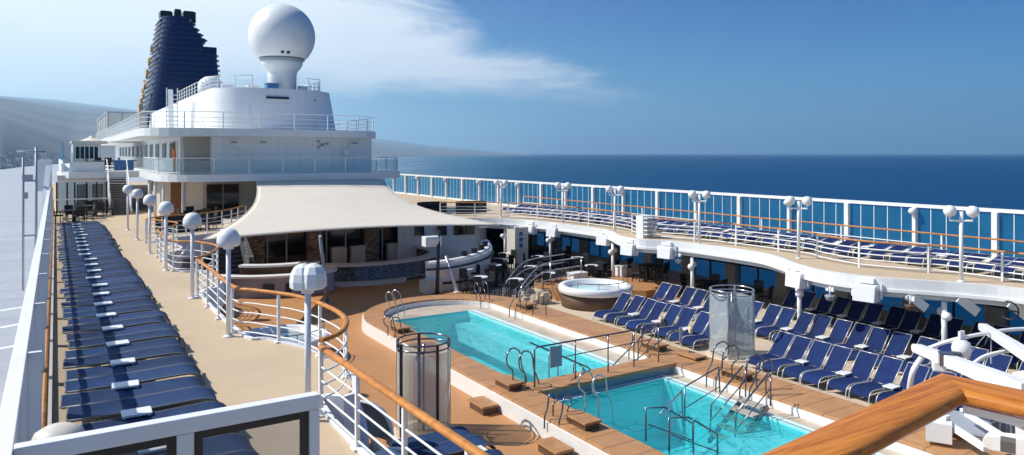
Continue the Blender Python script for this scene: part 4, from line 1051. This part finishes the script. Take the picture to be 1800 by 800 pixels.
d0=dome_lamp((3.36,11.4,PROM),radians(-32),'twin domed white lamp nearest the camera on the port promenade')
d1=dome_lamp((3.36,17.6,PROM),.4,'single domed white lamp second from the camera on the port promenade',False)
for i,y in enumerate(lampy[2:]): dup(d1,(3.36,y,PROM),.5*i,f'single domed white lamp {nth(i+3)} from the camera on the port promenade')
def tlamp(loc,rz,label,h=2.3,group='twin globe lamps'):
    t=thing('street_lamp',label,'twin lamp',loc,rz,group)
    m=MB(); m.tube([(0,0,0),(0,0,h)],.06,12); m.lathe([(.12,0),(.12,.03),(.07,.05)],(0,0,0),12); part('post',m,M['white'],t,True)
    m=MB(); m.tube([(0,-.32,h-.16),(0,-.32,h-.3),(0,.32,h-.3),(0,.32,h-.16)],.035,8); part('cross_arm',m,M['white'],t,True)
    for s in (-1,1):
        m=MB(); m.lathe([(.06,-.18),(.16,-.12),(.2,0),(.17,.12),(.1,.18),(.001,.2)],(0,s*.32,h),14); part('globe',m,M['plastic'],t,True)
    return t
tl=[(25.15,12.4),(25.2,18.6),(25.2,23.9),(25.2,29.9),(25.5,35.0),(24.6,40.6)]
t0=tlamp((tl[0][0],tl[0][1],PROM),.55,'twin globe white lamp first from the near end of the starboard promenade edge')
for i,(x,y) in enumerate(tl[1:]): dup(t0,(x,y,PROM),.55,f'twin globe white lamp {nth(i+2)} from the near end of the starboard promenade edge')
def epx(px,off=0,path=None):
    "point of the deck edge (moved off metres outboard) seen at column px"
    best=None
    for a in offset(edgeR,-off):
        d=CA*a[0]+CB*a[1]; q=900+F*(CB*a[0]-CA*a[1])/d
        if d>3 and (best is None or abs(q-px)<abs(best[0]-px)): best=(q,a)
    return best[1]
low=[(25.2,12.9,1.55,'above the front loungers near the crane arms'),(25.1,18.6,0,'between the lounger rows right of the silver shower'),(25.2,24.2,1.2,'left of the silver shower'),(23.9,27.6,0,'right behind the white hot tub'),(22.8,33.5,1.5,'among the shaded bar tables'),(21.2,34.6,1.5,'between the bar tables beside the boat shaped counter')]
lowpx=(1672,1405,1217,1079,967,889)
for i,(x,y,h,wh) in enumerate(low):
    x,y=epx(lowpx[i],-.02)
    t=thing('deck_pillar',f'slim white pillar {wh}','pillar',(x,y,POOL),0,'slim white pillars holding the promenade edge')
    m=MB(); m.tube([(0,0,0),(0,0,POOL*-1-4.82)],.085,12); part('shaft',m,M['white'],t,True)
    m=MB(); m.tube([(-.3,-.22,1.55),(.3,.22,1.55)],.03,8); m.tube([(-.3,-.22,1.5),(-.3,-.22,1.65)],.02); part('lamp_arm',m,M['white'],t,True)
    for s in (-1,1):
        m=MB(); m.lathe([(.05,-.12),(.13,-.08),(.16,.02),(.12,.12),(.001,.17)],(s*.34,s*.25,1.72),12); part('lamp_globe',m,M['plastic'],t,True)
# square column
t=thing('square_column','square beige column with small blue plates among the bar tables','column',(23.9,37.5,POOL))
m=MB(); m.box(23.9,37.5,POOL+1.25,.95,.95,2.45); part('shaft',m,M['cream'],t)
for k in range(3):
    m=MB(); m.box(23.85,37.0,POOL+2.1-.35*k,.22,.06,.24); part('plate',m,M['bluetable'],t)
m=MB(); m.box(22.5,28.6,POOL+1.2,.05,.05,.01)
# speaker boxes hanging from the beam
boxes=[(1104,442),(1165,451),(1062,428),(1398,482),(1516,510),(930,405),(968,400)]
for i,(px,py) in enumerate(boxes):
    p=Vector((*epx(px,.28),-4.88))
    rz=radians(12) if i!=3 else radians(-8)
    t=thing('speaker_box',['second','fourth','third','fifth','sixth','first','0'][i] and f"boxy white floodlight {['behind the hot tub','over the shaded tables right of the hot tub','left of the pillar behind the hot tub','beside the pillar right of the silver shower','over the dark loungers right of that pillar','left of the square column','right of the square column'][i]}",'floodlight',(p.x,p.y,p.z-.12),rz,'white boxes under the promenade edge')
    m=MB(); m.add([(-.24,-.35,.04),(.24,-.39,.02),(.24,.39,.02),(-.24,.35,.04),(-.18,-.37,.58),(.26,-.37,.62),(.26,.37,.62),(-.18,.37,.58)],[(3,2,1,0),(4,5,6,7),(0,1,5,4),(1,2,6,5),(2,3,7,6),(3,0,4,7)]); part('housing',m,M['plastic'],t,True,bevel=.02)
    m=MB(); m.box(.1,0,.72,.2,.5,.16); m.box(.1,-.47,.4,.1,.05,.5); m.box(.1,.47,.4,.1,.05,.5); part('bracket',m,M['white2'],t,True)
cams=[(1460,494,'between the two boxes over the dark loungers'),(1604,520,'over the shaded loungers near the right pillar'),(1193,446,'over the tables behind the silver shower')]
for px,py,wh in cams:
    p=Vector((*epx(px,.2),-5.0)); t=thing('dome_camera',f'small white bracket lamp with a dark bowl {wh}','spotlight',tuple(p),0,'small bracket lamps')
    m=MB(); m.lathe([(.001,-.18),(.12,-.14),(.17,0),(.17,.03)],(0,0,0),14); part('bowl',m,M['greyw'] if py!=520 else M['dkbrown'],t,True)
    m=MB(); m.tube([(0,0,.03),(0,0,.35)],.03); m.box(.0,-.12,.25,.1,.1,.14); m.box(.05,.12,.22,.1,.1,.1); part('bracket',m,M['white2'],t,True)
# white plates and gussets on the near part of the beam
t=thing('beam_fitting','triangular white gussets and pipes on the beam above the twin lower lamp','bracket',(24.5,12.5,-4.9))
for px in (1590,1700,1770):
    m=MB(); p=Vector((*epx(px,.12),0)); m.beam((p.x-.1,p.y,-4.62),(p.x+.45,p.y-.3,-5.1),.05,.3); part('gusset',m,M['white'],t)
m=MB(); m.tube([(*epx(c,.12),-4.68) for c in (1550,1590,1620,1650)],.03)
part('pipe',m,M['white'],t)
p=Vector((*epx(1785,.0),-4.85)); m=MB(); m.tube([(p.x-.25+.0,p.y+.28*cos(a/16*2*pi),p.z+.28*sin(a/16*2*pi)) for a in range(3,15)],.025,6); m.box(p.x-.25,p.y-.1,p.z,.03,.3,.05); part('hook',m,M['blackm'],t)
# white vent cabinet on the starboard deck edge
p=at(1124,418,PROM); m=MB(); m.box(p.x+.3,p.y,PROM+.55,.6,.5,1.1)
for k in range(5): m.box(p.x+.3,p.y-.35,PROM+.2+.2*k,.55,.35,.05)
solo('vent_cabinet',m,M['white'],'white louvred vent cabinet on the starboard promenade edge above the hot tub','vent cabinet')

# ------------------------------------------------------------------ showers
def shower(name,label,loc,r,h,framem,glassm,angs):
    t=thing(name,label,'shower',loc)
    m=MB(); m.lathe([(r+.15,0),(r+.15,.05),(r+.02,.06)],(0,0,0),32); part('tray',m,M['beigefl'],t,True)
    for z in (h,h-.14):
        m=MB(); m.tube([(r*cos(2*pi*k/36),r*sin(2*pi*k/36),z) for k in range(36)],.022,8,closed=True); part('ring',m,framem[0],t,True)
    for a in angs:
        m=MB(); m.beam((r*cos(a),r*sin(a),.05),(r*cos(a),r*sin(a),h),.06,.06); part('post',m,framem[1],t,True)
    for a,b in zip(angs,angs[1:]+[angs[0]+2*pi]):
        if b-a>2.2: continue
        a+=.05; b-=.05
        m=MB(); o_=[(r*cos(a+(b-a)*k/8),r*sin(a+(b-a)*k/8)) for k in range(9)]; o_=[o_[0],o_[-1]] if glassm is M['silver'] else o_; i_=[(x*.985,y*.985) for x,y in o_]; m.ring(o_,i_,.12,h-.22); part('glass_panel',m,glassm,t,True)
    m=MB(); m.tube([(0,0,.05),(0,0,h-.1)],.03,8); m.tube([(0,0,h-.35),(-.22,-.1,h-.3),(-.24,-.11,h-.38)],.015,6); m.lathe([(.02,0),(.09,-.03),(.09,-.05)],(-.24,-.11,h-.38),12); part('shower_head',m,framem[0],t,True)
    return t
shower('shower_cabin','round frosted shower cabin with black posts beside the near promenade railing',(7.75,16.5,POOL),.66,2.32,(M['steel'],M['blackm']),M['frost'],[radians(a) for a in (-170,-85,-10,75,140)])
shower('shower_cabin','round silver shower cabin between the pool loungers',(19.7,17.2,POOL),.72,2.3,(M['steel2'],M['steel2']),M['silver'],[radians(a) for a in (-148,-58,32,122)])

# ------------------------------------------------------------------ hot tubs
def hottub(label,loc,r,mt,h=.62,n='hot_tub'):
    t=thing(n,label,'hot tub',loc)
    m=MB(); m.lathe([(r*.96,0),(r*.97,h)],(0,0,0),48); part('cladding',m,mt,t,True)
    m=MB(); m.lathe([(r*.97,h),(r*1.04,h+.03),(r*1.05,h+.26),(r*1.0,h+.33),(r*.9,h+.34),(r*.84,h+.3),(r*.82,h+.05)],(0,0,0),48); part('shell',m,M['plastic'],t,True)
    m=MB(); m.lathe([(r*.83,h+.12),(.001,h+.13)],(0,0,0),48); part('water_surface',m,M['tubwater'],t,True)
    a0,a1=radians(200),radians(350)
    m=MB(); P_=[(r*.92*cos(a0+(a1-a0)*k/16),r*.92*sin(a0+(a1-a0)*k/16),h+.58) for k in range(17)]; m.tube(P_,.018,6)
    for k in (0,4,8,12,16): m.tube([P_[k],(P_[k][0],P_[k][1],h+.33)],.014,6)
    part('grab_rail',m,M['steel'],t,True)
    return t
hottub('round white hot tub with dark brown cladding at the far right of the long pool',(21.0,26.3,POOL),1.62,M['dkbrown'])
hottub('white tub with pale blue water below the first promenade balcony',(6.5,25.0,POOL),1.5,M['white'],.5)
t=thing('tub_platform','low teak platform with steps around the back of the hot tub','platform',(23,29,POOL))
m=MB(); m.prism([(22.3,28.0),(24,26.2),(29.3,26.2),(29.3,30.2),(22.6,30.2)],POOL,POOL+.36); part('platform_deck',m,M['woodbox'],t)
m=MB(); m.prism(rrect(20.0,23.4,27.4,30.4,.8),POOL,POOL+.6); part('upper_step',m,M['woodbox'],t)
m=MB()
for k in range(4): m.bx(19.0-.3*k,19.35-.3*k,27.6,29.0,POOL,POOL+.55-.14*k)
part('steps',m,M['beigefl'],t)
t=thing('stair_rail','curved white steel stair rails climbing to the hot tub platform','handrail',(18.5,29,POOL))
for off in (0,1.35):
    for kk in range(3):
        z=1.75-.42*kk
        m=MB(); m.tube(smooth_path([(17.9,28.1+off,POOL+.15),(18.1,28.1+off,POOL+z*.45),(19.1,28.3+off,POOL+z*.9),(20.1,28.6+off,POOL+z),(22.3,29.1+off,POOL+z)],5),.028,8); part('rail',m,M['steel2'],t)
for x in (20.1,22.3):
    m=MB(); m.tube([(x,28.6+.2*(x-20.1),POOL+.5),(x,28.6+.2*(x-20.1),POOL+1.75)],.025,8); part('post',m,M['steel2'],t)

# ------------------------------------------------------------------ pool fittings
def loop(name,label,px,py,rz,s=1.0,mt='steel',group='looped pool grab rails'):
    p=at(px,py,LT); t=thing(name,label,'grab rail',(p.x,p.y,LT),rz,group)
    for d in (-.22,.22):
        m=MB(); m.tube([(a*s,d,b*s) for a,b in smooth_path([(0,0),(0,.42),(-.06,.5),(-.20,.62),(-.24,.85),(-.10,1.02),(.12,1.0),(.30,.84),(.36,.5),(.48,.28),(.56,.1),(.58,-.35)],5)],.021,8); part('rail',m,M[mt],t,True)
    return t
loop('pool_grab_rail','pair of looped steel grab rails where the rail bridge meets the ledge on the left',912,684,.3,1.05)
loop('pool_grab_rail','looped steel grab rails at the far left corner of the nearer pool',1040,725,.2,.95,'steel2')
loop('pool_grab_rail','looped steel grab rails by the teak step left of the nearer pool',985,735,pi+.3,.6)
loop('pool_grab_rail','figure of eight steel grab rails by the silver shower',1278,664,pi-.2,.95)
loop('pool_grab_rail','looped steel grab rails right of the nearer pool by the front loungers',1338,688,pi-.3,.9)
loop('pool_grab_rail','small looped grab rails at the rounded far left end of the long pool',690,545,-1.0,.75,'steel2')
loop('pool_grab_rail','small looped grab rails on the left ledge behind the black shower',688,592,.2,.7)
loop('pool_grab_rail','looped grab rails at the far end of the long pool beside the bar',845,527,-1.6,.75)
loop('pool_grab_rail','tall looped rails by the teak step at the far right of the long pool',920,545,pi,.95)
loop('pool_grab_rail','tall angled rails between the long pool and the hot tub',960,552,pi-.6,.95)
loop('pool_grab_rail','looped grab rails on the right ledge near the end of the rail bridge',1130,618,pi,.7)
# rail bridge
t=thing('bridge_rail','dark steel rail with slim posts across the bridge between the two pools','railing',(13,16.7,LT))
yb=16.62; zt=LT+1.12
m=MB(); m.tube([(11.15,yb,LT+.03),(11.15,yb,zt-.04),(11.25,yb,zt),(16.05,yb+.0,zt+.02)],.026,8); part('top_rail',m,M['steel'],t)
for x in (12.55,13.75,14.75,15.75):
    m=MB(); m.tube([(x,yb,LT+.03),(x,yb,zt)],.02,8); m.lathe([(.0,0),(.04,.02),(.04,.06),(0,.08)],(x,yb,LT+.2),8); part('post',m,M['steel'],t)
m=MB(); m.tube([(12.2,yb,LT+.72),(15.4,yb,LT+.76)],.016,8); part('middle_rail',m,M['steel'],t)
m=MB(); m.box(11.85,yb-.03,LT+.78,.40,.02,.58); part('notice_plate',m,M['greyw'],t)
for dy in (.5,.95):
    m=MB(); m.tube([(11.6,yb+dy,LT+1.0),(13.4,yb+dy,LT+.1),(13.9,yb+dy,LT-.4)],.022,8); m.tube([(12.3,yb+dy,LT-.45),(12.3,yb+dy,LT+.66)],.016); m.tube([(13.2,yb+dy,LT-.45),(13.2,yb+dy,LT+.2)],.016); part('stair_rail',m,M['steel'],t)
m=MB(); m.tube([(14.8,yb+1.2,LT-.35),(16.3,yb+.9,LT+.9),(16.9,yb+.7,LT+1.0)],.022,8); m.tube([(15.6,yb+1.0,LT-.2),(16.9,yb+.5,LT+.75)],.02,8); part('stair_rail',m,M['steel'],t)
m=MB(); m.box(17.0,yb+.3,LT+.62,.3,.02,.5,.5); part('notice_plate',m,M['greyw'],t)
# stair with rails in the nearer pool, right
t=thing('pool_steps','grey metal steps with twin handrails at the right edge of the nearer pool','pool steps',(15.1,13.0,-7.2))
m=MB()
for k in range(5): m.box(15.35-.26*k,12.75,-6.50-.17*k,.26,.75,.05)
part('treads',m,M['beigep'],t)
for d in (-.4,.4):
    m=MB(); m.beam((15.5,12.75+d,-6.5),(14.2,12.75+d,-7.4),.04,.14); part('stringer',m,M['steel'],t)
    m=MB(); m.tube([(15.6,12.75+d,-6.5),(15.6,12.75+d,-5.7),(15.5,12.75+d,-5.65),(14.3,12.75+d,-6.45),(14.25,12.75+d,-7.2)],.022,8); m.tube([(15.6,12.75+d,-6.05),(14.3,12.75+d,-6.85)],.014); part('handrail',m,M['steel'],t)
t=thing('pool_handrail','straight steel handrail standing in the nearer pool before the metal steps','handrail',(14,13.6,-7.2))
m=MB(); m.tube([(13.6,13.4,-7.3),(13.6,13.4,-5.95),(15.4,13.9,-5.85),(15.45,13.9,-6.6)],.022,8); m.tube([(13.6,13.4,-6.5),(15.4,13.9,-6.4)],.014); part('rail',m,M['steel'],t)
t=thing('pool_handrail','dark steel handrails over the steps at the lower left of the nearer pool','handrail',(12.2,11.8,-7.2))
for d in (0,.75):
    m=MB(); m.tube([(11.5,12.55-d,-6.6),(11.5,12.55-d,-5.85),(12.0,12.45-d,-5.9),(12.7,12.25-d,-6.35),(12.7,12.25-d,-7.2)],.022,8)
    m.tube([(11.5,12.5-d,-6.2),(12.7,12.25-d,-6.75)],.014); m.tube([(12.1,12.4-d,-5.95),(12.1,12.4-d,-7)],.014); part('rail',m,M['steel'],t)
m=MB(); m.tube([(11.9,12.5,-6.05),(13.2,13.1,-5.9),(13.25,13.1,-7.2)],.022,8); m.tube([(12.2,12.55,-6.5),(13.2,13.1,-6.4)],.014); part('rail',m,M['steel2'],t)
# teak step boxes
bx_=[(876,700,'on the deck outside the left ledge by the bridge',POOL,.24,9.8),(888,668,'on the left ledge where the bridge begins',LT,.2,None),(998,738,'on the left ledge of the nearer pool',LT,.2,None),(1010,772,'on the deck outside the ledge left of the nearer pool',POOL,.24,9.75),
     (692,574,'on the left ledge at the far end of the long pool',LT,.18,None),(908,534,'on the right ledge at the far end of the long pool',LT,.2,None),(1150,602,'on the right ledge near the rail bridge',LT,.2,None),(1278,655,'on the right ledge below the silver shower',LT,.2,None),(1215,622,'on the right ledge at the end of the bridge',LT,.1,None)]
for px,py,wh,zb,h,fx in bx_:
    p=at(px,py,zb+h); x=fx or p.x
    if not fx: x = min(max(x,10.62),10.66) if x<13 else max(x,16.65)
    t=thing('teak_step',f'small teak step box {wh}','step',(x,p.y,zb+.003),0,'teak step boxes round the pools')
    m=MB(); m.box(0,0,h-.03,.5,.85,.06); part('tread',m,M['woodbox'],t,True,bevel=.01)
    m=MB(); m.box(0,0,(h-.06)/2,.4,.75,h-.065); part('riser',m,M['dkbrown'],t,True)

# ------------------------------------------------------------------ tables and chairs
def bar_table(label):
    t=thing('bar_table',label,'bar table',(0,0,0),0,'white topped tables in the shade')
    m=MB(); m.lathe([(.34,1.02),(.36,1.03),(.36,1.06),(.34,1.07)],(0,0,0),20); part('table_top',m,M['plastic'],t,True)
    m=MB(); m.lathe([(.22,0),(.2,.03),(.04,.06),(.04,1.02)],(0,0,0),12); part('pedestal',m,M['blackm'],t,True)
    return t
def stool(label,g):
    t=thing('bar_stool',label,'bar stool',(0,0,0),0,g)
    m=MB(); m.box(0,0,.74,.4,.4,.08); part('seat',m,M['black'],t,True,bevel=.02)
    m=MB(); m.box(-.19,0,.98,.04,.4,.42); part('backrest',m,M['black'],t,True,bevel=.015)
    for x in (-.17,.17):
        for y in (-.17,.17):
            m=MB(); m.beam((x,y,.7),(x*1.15,y*1.15,0),.035,.035); part('leg',m,M['black'],t,True)
    return t
def chair(label,g):
    t=thing('chair',label,'chair',(0,0,0),0,g)
    m=MB(); m.box(0,0,.44,.48,.48,.08); part('seat',m,M['black'],t,True,bevel=.02)
    m=MB(); m.add([(-.22,-.24,.45),(-.18,-.24,.45),(-.18,.24,.45),(-.22,.24,.45),(-.32,-.24,.98),(-.28,-.24,.98),(-.28,.24,.98),(-.32,.24,.98)],[(3,2,1,0),(4,5,6,7),(0,1,5,4),(1,2,6,5),(2,3,7,6),(3,0,4,7)]); part('backrest',m,M['black'],t,True)
    for s in (-1,1):
        m=MB(); m.box(0,s*.25,.66,.44,.04,.04); m.box(.2,s*.25,.33,.04,.04,.66); part('arm',m,M['black'],t,True)
        m=MB(); m.box(-.2,s*.22,.22,.04,.04,.44); part('leg',m,M['black'],t,True)
    return t
bt=None; st=None
spots=[(887,445,'farthest white topped table in the bar shade'),(882,455,'second farthest white topped table in the bar shade'),(870,465,'white topped table in front of the two farthest ones'),(820,472,'white topped table right beside the thin slanting post'),(933,468,'white topped table below the square column'),(964,479,'white topped table left of the curved stair rails'),(908,490,'white topped table nearest the long pool')]
spots+=[(1015,452,'white topped table behind the hot tub stair rails'),(985,438,'white topped table right of the square column'),(845,486,'white topped table near the boat shaped counter end'),(1040,466,'white topped table left of the platform'),(945,450,'white topped table just behind the square column')]
for i,(px,py,lb) in enumerate(spots):
    p=at(px,py,POOL+1.07)
    if bt is None: bt=bar_table(lb); bt.location=(p.x,p.y,POOL)
    else: dup(bt,(p.x,p.y,POOL),0,lb)
    tn=lb.split(' in the')[0] if i<2 else lb
    for j,(a,wd) in enumerate(((.3,'right of'),(2.3,'behind'),(4.0,'left of'))):
        l2=f'bar stool {wd} the {lb}'.replace('white topped table','table').replace(' in the bar shade','')
        loc=(p.x+.62*cos(a),p.y+.62*sin(a),POOL+.01)
        if st is None: st=stool(l2,'black bar stools in the shade'); st.location=loc; st.rotation_euler=(0,0,a+pi)
        else: dup(st,loc,a+pi,l2)
def dtable(label,mt,r=.55):
    t=thing('dining_table',label,'table',(0,0,0),0,'dark dining tables')
    m=MB(); m.box(0,0,.73,r*2,r*1.7,.05); part('table_top',m,mt,t,True,bevel=.02)
    m=MB(); m.box(0,0,.36,.14,.14,.7); m.box(0,0,.02,.6,.5,.04); part('pedestal',m,M['blackm'],t,True)
    return t
dt=None; ch=None
ds=[(26.3,28.6,POOL+.36,'by the blue windows behind the hot tub'),(26.6,25.0,POOL+.01,'by the blue windows left of the silver shower'),(26.9,22.6,POOL+.01,'behind the silver shower'),(26.2,32.4,POOL+.01,'on the floor behind the stair rails'),
    (.95,52.2,PROM,'at the far end of the port promenade'),(2.2,56.2,PROM,'against the far glass partition'),(6.6,43.6,PROM,'behind the curving railing under the deck house'),(7.2,47.0,PROM,'before the brown door of the deck house'),(3.0,62.8,-1.28,'at the top of the far stairway')]
for i,(x,y,z,wh) in enumerate(ds):
    lb=f'black dining table {wh}'
    if dt is None: dt=dtable(lb,M['black']); dt.location=(x,y,z)
    else: dup(dt,(x,y,z),.1*i,lb)
    for j,a in enumerate((.2,1.8,3.4,5.0)):
        l2=f"black armchair {['right of','behind','left of','in front of'][j]} the table {wh}"
        loc=(x+.85*cos(a),y+.85*sin(a),z)
        if ch is None: ch=chair(l2,'black armchairs'); ch.location=loc; ch.rotation_euler=(0,0,a+pi)
        else: dup(ch,loc,a+pi,l2)
m=MB(); m.box(4.4,62.5,-1.28+.75,1.7,.9,.08); m.box(4.4,62.5,-1.28+.36,1.3,.5,.7); solo('ping_pong_table',m,M['bluetable'],'blue topped table at the head of the far stairway','table')
# black rattan sofas
def sofa(label,loc,rz,g='black rattan sofas'):
    t=thing('sofa',label,'sofa',loc,rz,g)
    o_=[(1.1*cos(a),.8*sin(a)) for a in [pi*k/12 for k in range(13)]]; i_=[(x*.75,y*.7) for x,y in o_]
    m=MB(); m.ring(o_,i_,0,.85); part('backrest',m,M['black'],t,True)
    m=MB(); m.prism([(x*.98,y*.96) for x,y in i_],0,.42); part('seat',m,M['black'],t,True)
    return t
s0=sofa('black curved rattan sofa on the starboard deck just right of the canopy top',(19.6,45.9,PROM),0)
for x,y,z,r,lb in ((22.0,45.4,PROM,0,'black curved rattan sofa at the railing bend above the white curved wall'),(24.6,44.6,PROM,-.3,'black curved rattan sofa nearest the windscreen beyond the railing bend'),
                 (5.5,42.2,PROM,.2,'black curved rattan sofa behind the bulging railing under the deck house'),(8.1,46.2,PROM,-.2,'black curved rattan sofa left of the canopy top corner'),(5.2,35.4,POOL+1.5,.3,'black curved rattan sofa below the third balcony')):
    if z>POOL+1: dup(s0,(x,y,z if z==PROM else POOL),r,lb)

# ------------------------------------------------------------------ things seen through the near railing
def pod(label,loc,rz):
    t=thing('pod_chair',label,'pod chair',loc,rz,'white pod chairs below the near railing')
    m=MB(); 
    def f(u,v):
        a=pi*.15+1.7*pi*u-pi*.5; b=v*pi*.62
        r=.72; return (r*sin(b)*cos(a),r*sin(b)*sin(a),.95+r*1.0*cos(b)-.15)
    m.grid(f,18,10); o=part('shell',m,M['plastic'],t,True); md=o.modifiers.new('thick','SOLIDIFY'); md.thickness=.03
    m=MB(); m.lathe([(.4,.18),(.55,.32),(.58,.42),(.001,.46)],(0,0,0),20); part('cushion',m,M['greyw'],t,True)
    m=MB(); m.lathe([(.42,0),(.45,.04),(.3,.2)],(0,0,0),20); part('base',m,M['plastic'],t,True)
    return t
pod('white shell pod chair with grey cushion in front of the black posted shower',(5.6,15.2,POOL),.4)
pod('white shell pod chair nearer the camera below the straight railing',(5.2,12.4,POOL),1.0)
t=thing('cleaning_cart','white cart with black ribbed tray standing between the pod chairs','cart',(5.9,13.8,POOL))
m=MB(); m.box(5.9,13.8,POOL+.55,.7,1.0,.06); m.box(5.9,13.8,POOL+.2,.7,1.0,.06)
for k in range(6): m.box(5.9,13.4+.15*k,POOL+.62,.6,.05,.06)
part('tray',m,M['blackm'],t)
m=MB(); m.tube([(5.55,13.3,POOL),(5.55,13.3,POOL+1.0),(5.55,14.3,POOL+1.0),(5.55,14.3,POOL)],.03); m.tube([(6.25,13.3,POOL),(6.25,13.3,POOL+.6)],.03); m.tube([(6.25,14.3,POOL),(6.25,14.3,POOL+.6)],.03); part('frame',m,M['plastic'],t)
for i,(x,y) in enumerate(((8.5,15.2),(8.55,14.55),(8.5,13.6),(8.5,12.95),(6.9,19.6),(6.9,20.3))):
    dup(L1,(x,y,POOL+.003),pi-.04,f"navy lounger {nth(i+1)} of those seen past the near railing beside the black posted shower",'navy loungers below the near railing')
placeT((7.9,14.07,POOL+.003),'white side table between the navy loungers below the near railing')
# ------------------------------------------------------------------ white folding crane at lower right
t=thing('deck_crane','white folding deck crane with two round ended booms behind the teak handrail','crane',(17.2,6.2,POOL))
def boom(p,q,w0,w1,nm='boom'):
    p=Vector(p);q=Vector(q); m=MB(); m.beam(p,q,w0,w0*1.0,w2=w1,h2=w1)
    d=(q-p).normalized(); sd=d.cross(Vector((0,0,1))).normalized(); 
    m.tube([p-sd*w0*.5,p+sd*w0*.5],w0*.5,14); part(nm,m,M['white'],t,bevel=.015)
P1=at(1612,612,-5.15); P2=at(1812,690,-4.75); boom(P1,P2,.22,.36)
P3=at(1728,575,-4.85); P4=at(1850,652,-4.6); boom(P3,P4,.20,.28)
pm=P1.lerp(P2,.32); m=MB(); m.box(pm.x,pm.y,pm.z+.02,.34,.34,.30,.6); m.box(pm.x+.2,pm.y-.12,pm.z+.05,.2,.25,.26,.6); part('joint',m,M['steel'],t,bevel=.02)
pm=P1.lerp(P2,.24); m=MB(); m.box(pm.x,pm.y,pm.z-.22,.3,.3,.26,.6); part('motor',m,M['plastic'],t,bevel=.04)
a0=at(1632,612,-5.2); a1=at(1690,594,-4.85); a2=at(1800,578,-4.7); a3=at(1900,590,-4.8)
m=MB(); m.tube(smooth_path([tuple(a0),tuple(a1),tuple(a2),tuple(a3)],6),.05,8); part('hoop',m,M['white'],t)
a0=at(1702,648,-5.3); a1=at(1735,625,-5.1); a2=at(1800,615,-5.0); a3=at(1900,620,-5.0)
m=MB(); m.tube(smooth_path([tuple(a0),tuple(a1),tuple(a2),tuple(a3)],6),.05,8); part('hoop',m,M['white'],t)
a0=at(1630,617,-5.2); a1=at(1606,650,-5.6); a2=at(1598,690,-6.3)
m=MB(); m.tube(smooth_path([tuple(a0),tuple(a1),tuple(a2)],6),.07,8); part('strut',m,M['white'],t)
for q0,q1 in (((1732,588,-4.85),(1690,640,-5.4)),((1742,585,-4.8),(1742,640,-5.4)),((1800,606,-4.8),(1705,640,-5.3))):
    m=MB(); m.tube([tuple(at(*q0)),tuple(at(*q1))],.02,6); part('stay',m,M['steel2'],t)
pl=at(1690,612,-5.1); m=MB(); m.lathe([(.02,-.28),(.2,-.24),(.24,0),(.2,.16),(.08,.24),(.02,.26)],tuple(pl),16); m.box(pl.x,pl.y,pl.z+.35,.22,.06,.2); part('hook_block',m,M['plastic'],t)
m=MB(); m.lathe([(.021,-.285),(.17,-.28),(.18,-.262),(.021,-.25)],tuple(pl),16); part('block_bowl',m,M['steel'],t)
pb=at(1806,690,-5.3); m=MB(); m.beam((pb.x,pb.y,POOL),(pb.x+.1,pb.y,-4.9),.3,.3,w2=.5,h2=.5); part('pedestal',m,M['white'],t,bevel=.03)
# lower part seen beneath the handrail
def lowb(a,b,w,mt='white',nm='spar'):
    m=MB(); m.beam(tuple(at(*a)),tuple(at(*b)),w,w*.7); part(nm,m,M[mt],t,bevel=.015)
lowb((1640,728,-6.1),(1735,790,-6.0),.16); lowb((1700,728,-6.0),(1800,790,-5.9),.14); lowb((1690,720,-6.2),(1800,748,-6.0),.12)
a=at(1700,745,-6.3); m=MB(); m.box(a.x,a.y,a.z,1.5,1.0,.12,.5); part('panel',m,M['greyw'],t,bevel=.05)
a=at(1650,752,-6.1); m=MB(); m.box(a.x,a.y,a.z-.05,.42,.5,.42,.5); m.box(a.x+.2,a.y,a.z+.1,.2,.2,.3); part('winch',m,M['plastic'],t)
a=at(1745,775,-5.8); b=at(1850,790,-5.7); boom(a,b,.3,.36,'lower_boom')
a=at(1772,782,-5.5); m=MB(); m.box(a.x,a.y,a.z,.3,.24,.2,.4); part('cable_bundle',m,M['step'],t)
# lower teak rail under the viewing rail
railing('lower teak topped railing seen beneath the near handrail at the bottom right',[(6.4,1.6),(5.2,3.15),(3.65,5.1)][::-1] if False else [(3.72,5.15),(5.0,4.3),(6.9,3.4),(8.8,2.4)],PROM+.35,1.08,4,gap=1.2,topr=.05,group='promenade railings')
# small fittings on the white steel of the deck house
for i,(x,y,z,lb) in enumerate(((16.9,48.40,.1,'small round white fire hose box on the deck house front right of the light cluster'),(9.6,48.62,.1,'small white junction box on the deck house front beside the beige recess'))):
    m=MB(); m.box(x,y-.08,z,.34,.16,.42); m.box(x,y-.17,z,.28,.03,.36); solo('wall_box',m,M['white2'],lb,'wall box',bevel=.01)
t=thing('life_ring','orange life ring on the port side wall of the deck house','life ring',(6.6,55,.1))
m=MB(); m.tube([(6.58,52.3+.34*cos(2*pi*k/20),-.1+.34*sin(2*pi*k/20)) for k in range(20)],.07,8,closed=True); part('ring',m,M['orange'],t)
# coiled hose and bags among the bar tables
for i,(px,py,lb) in enumerate(((1015,500,'white towel bin at the foot of the curved stair rails'),(1098,487,'white slatted deck box on the hot tub platform edge'))):
    p=at(px,py,POOL+.3); m=MB(); m.box(p.x,p.y,POOL+.62,.9,.55,.5); m.box(p.x,p.y,POOL+.9,.96,.6,.06); solo('deck_box',m,M['plastic'],lb,'deck box',bevel=.02)
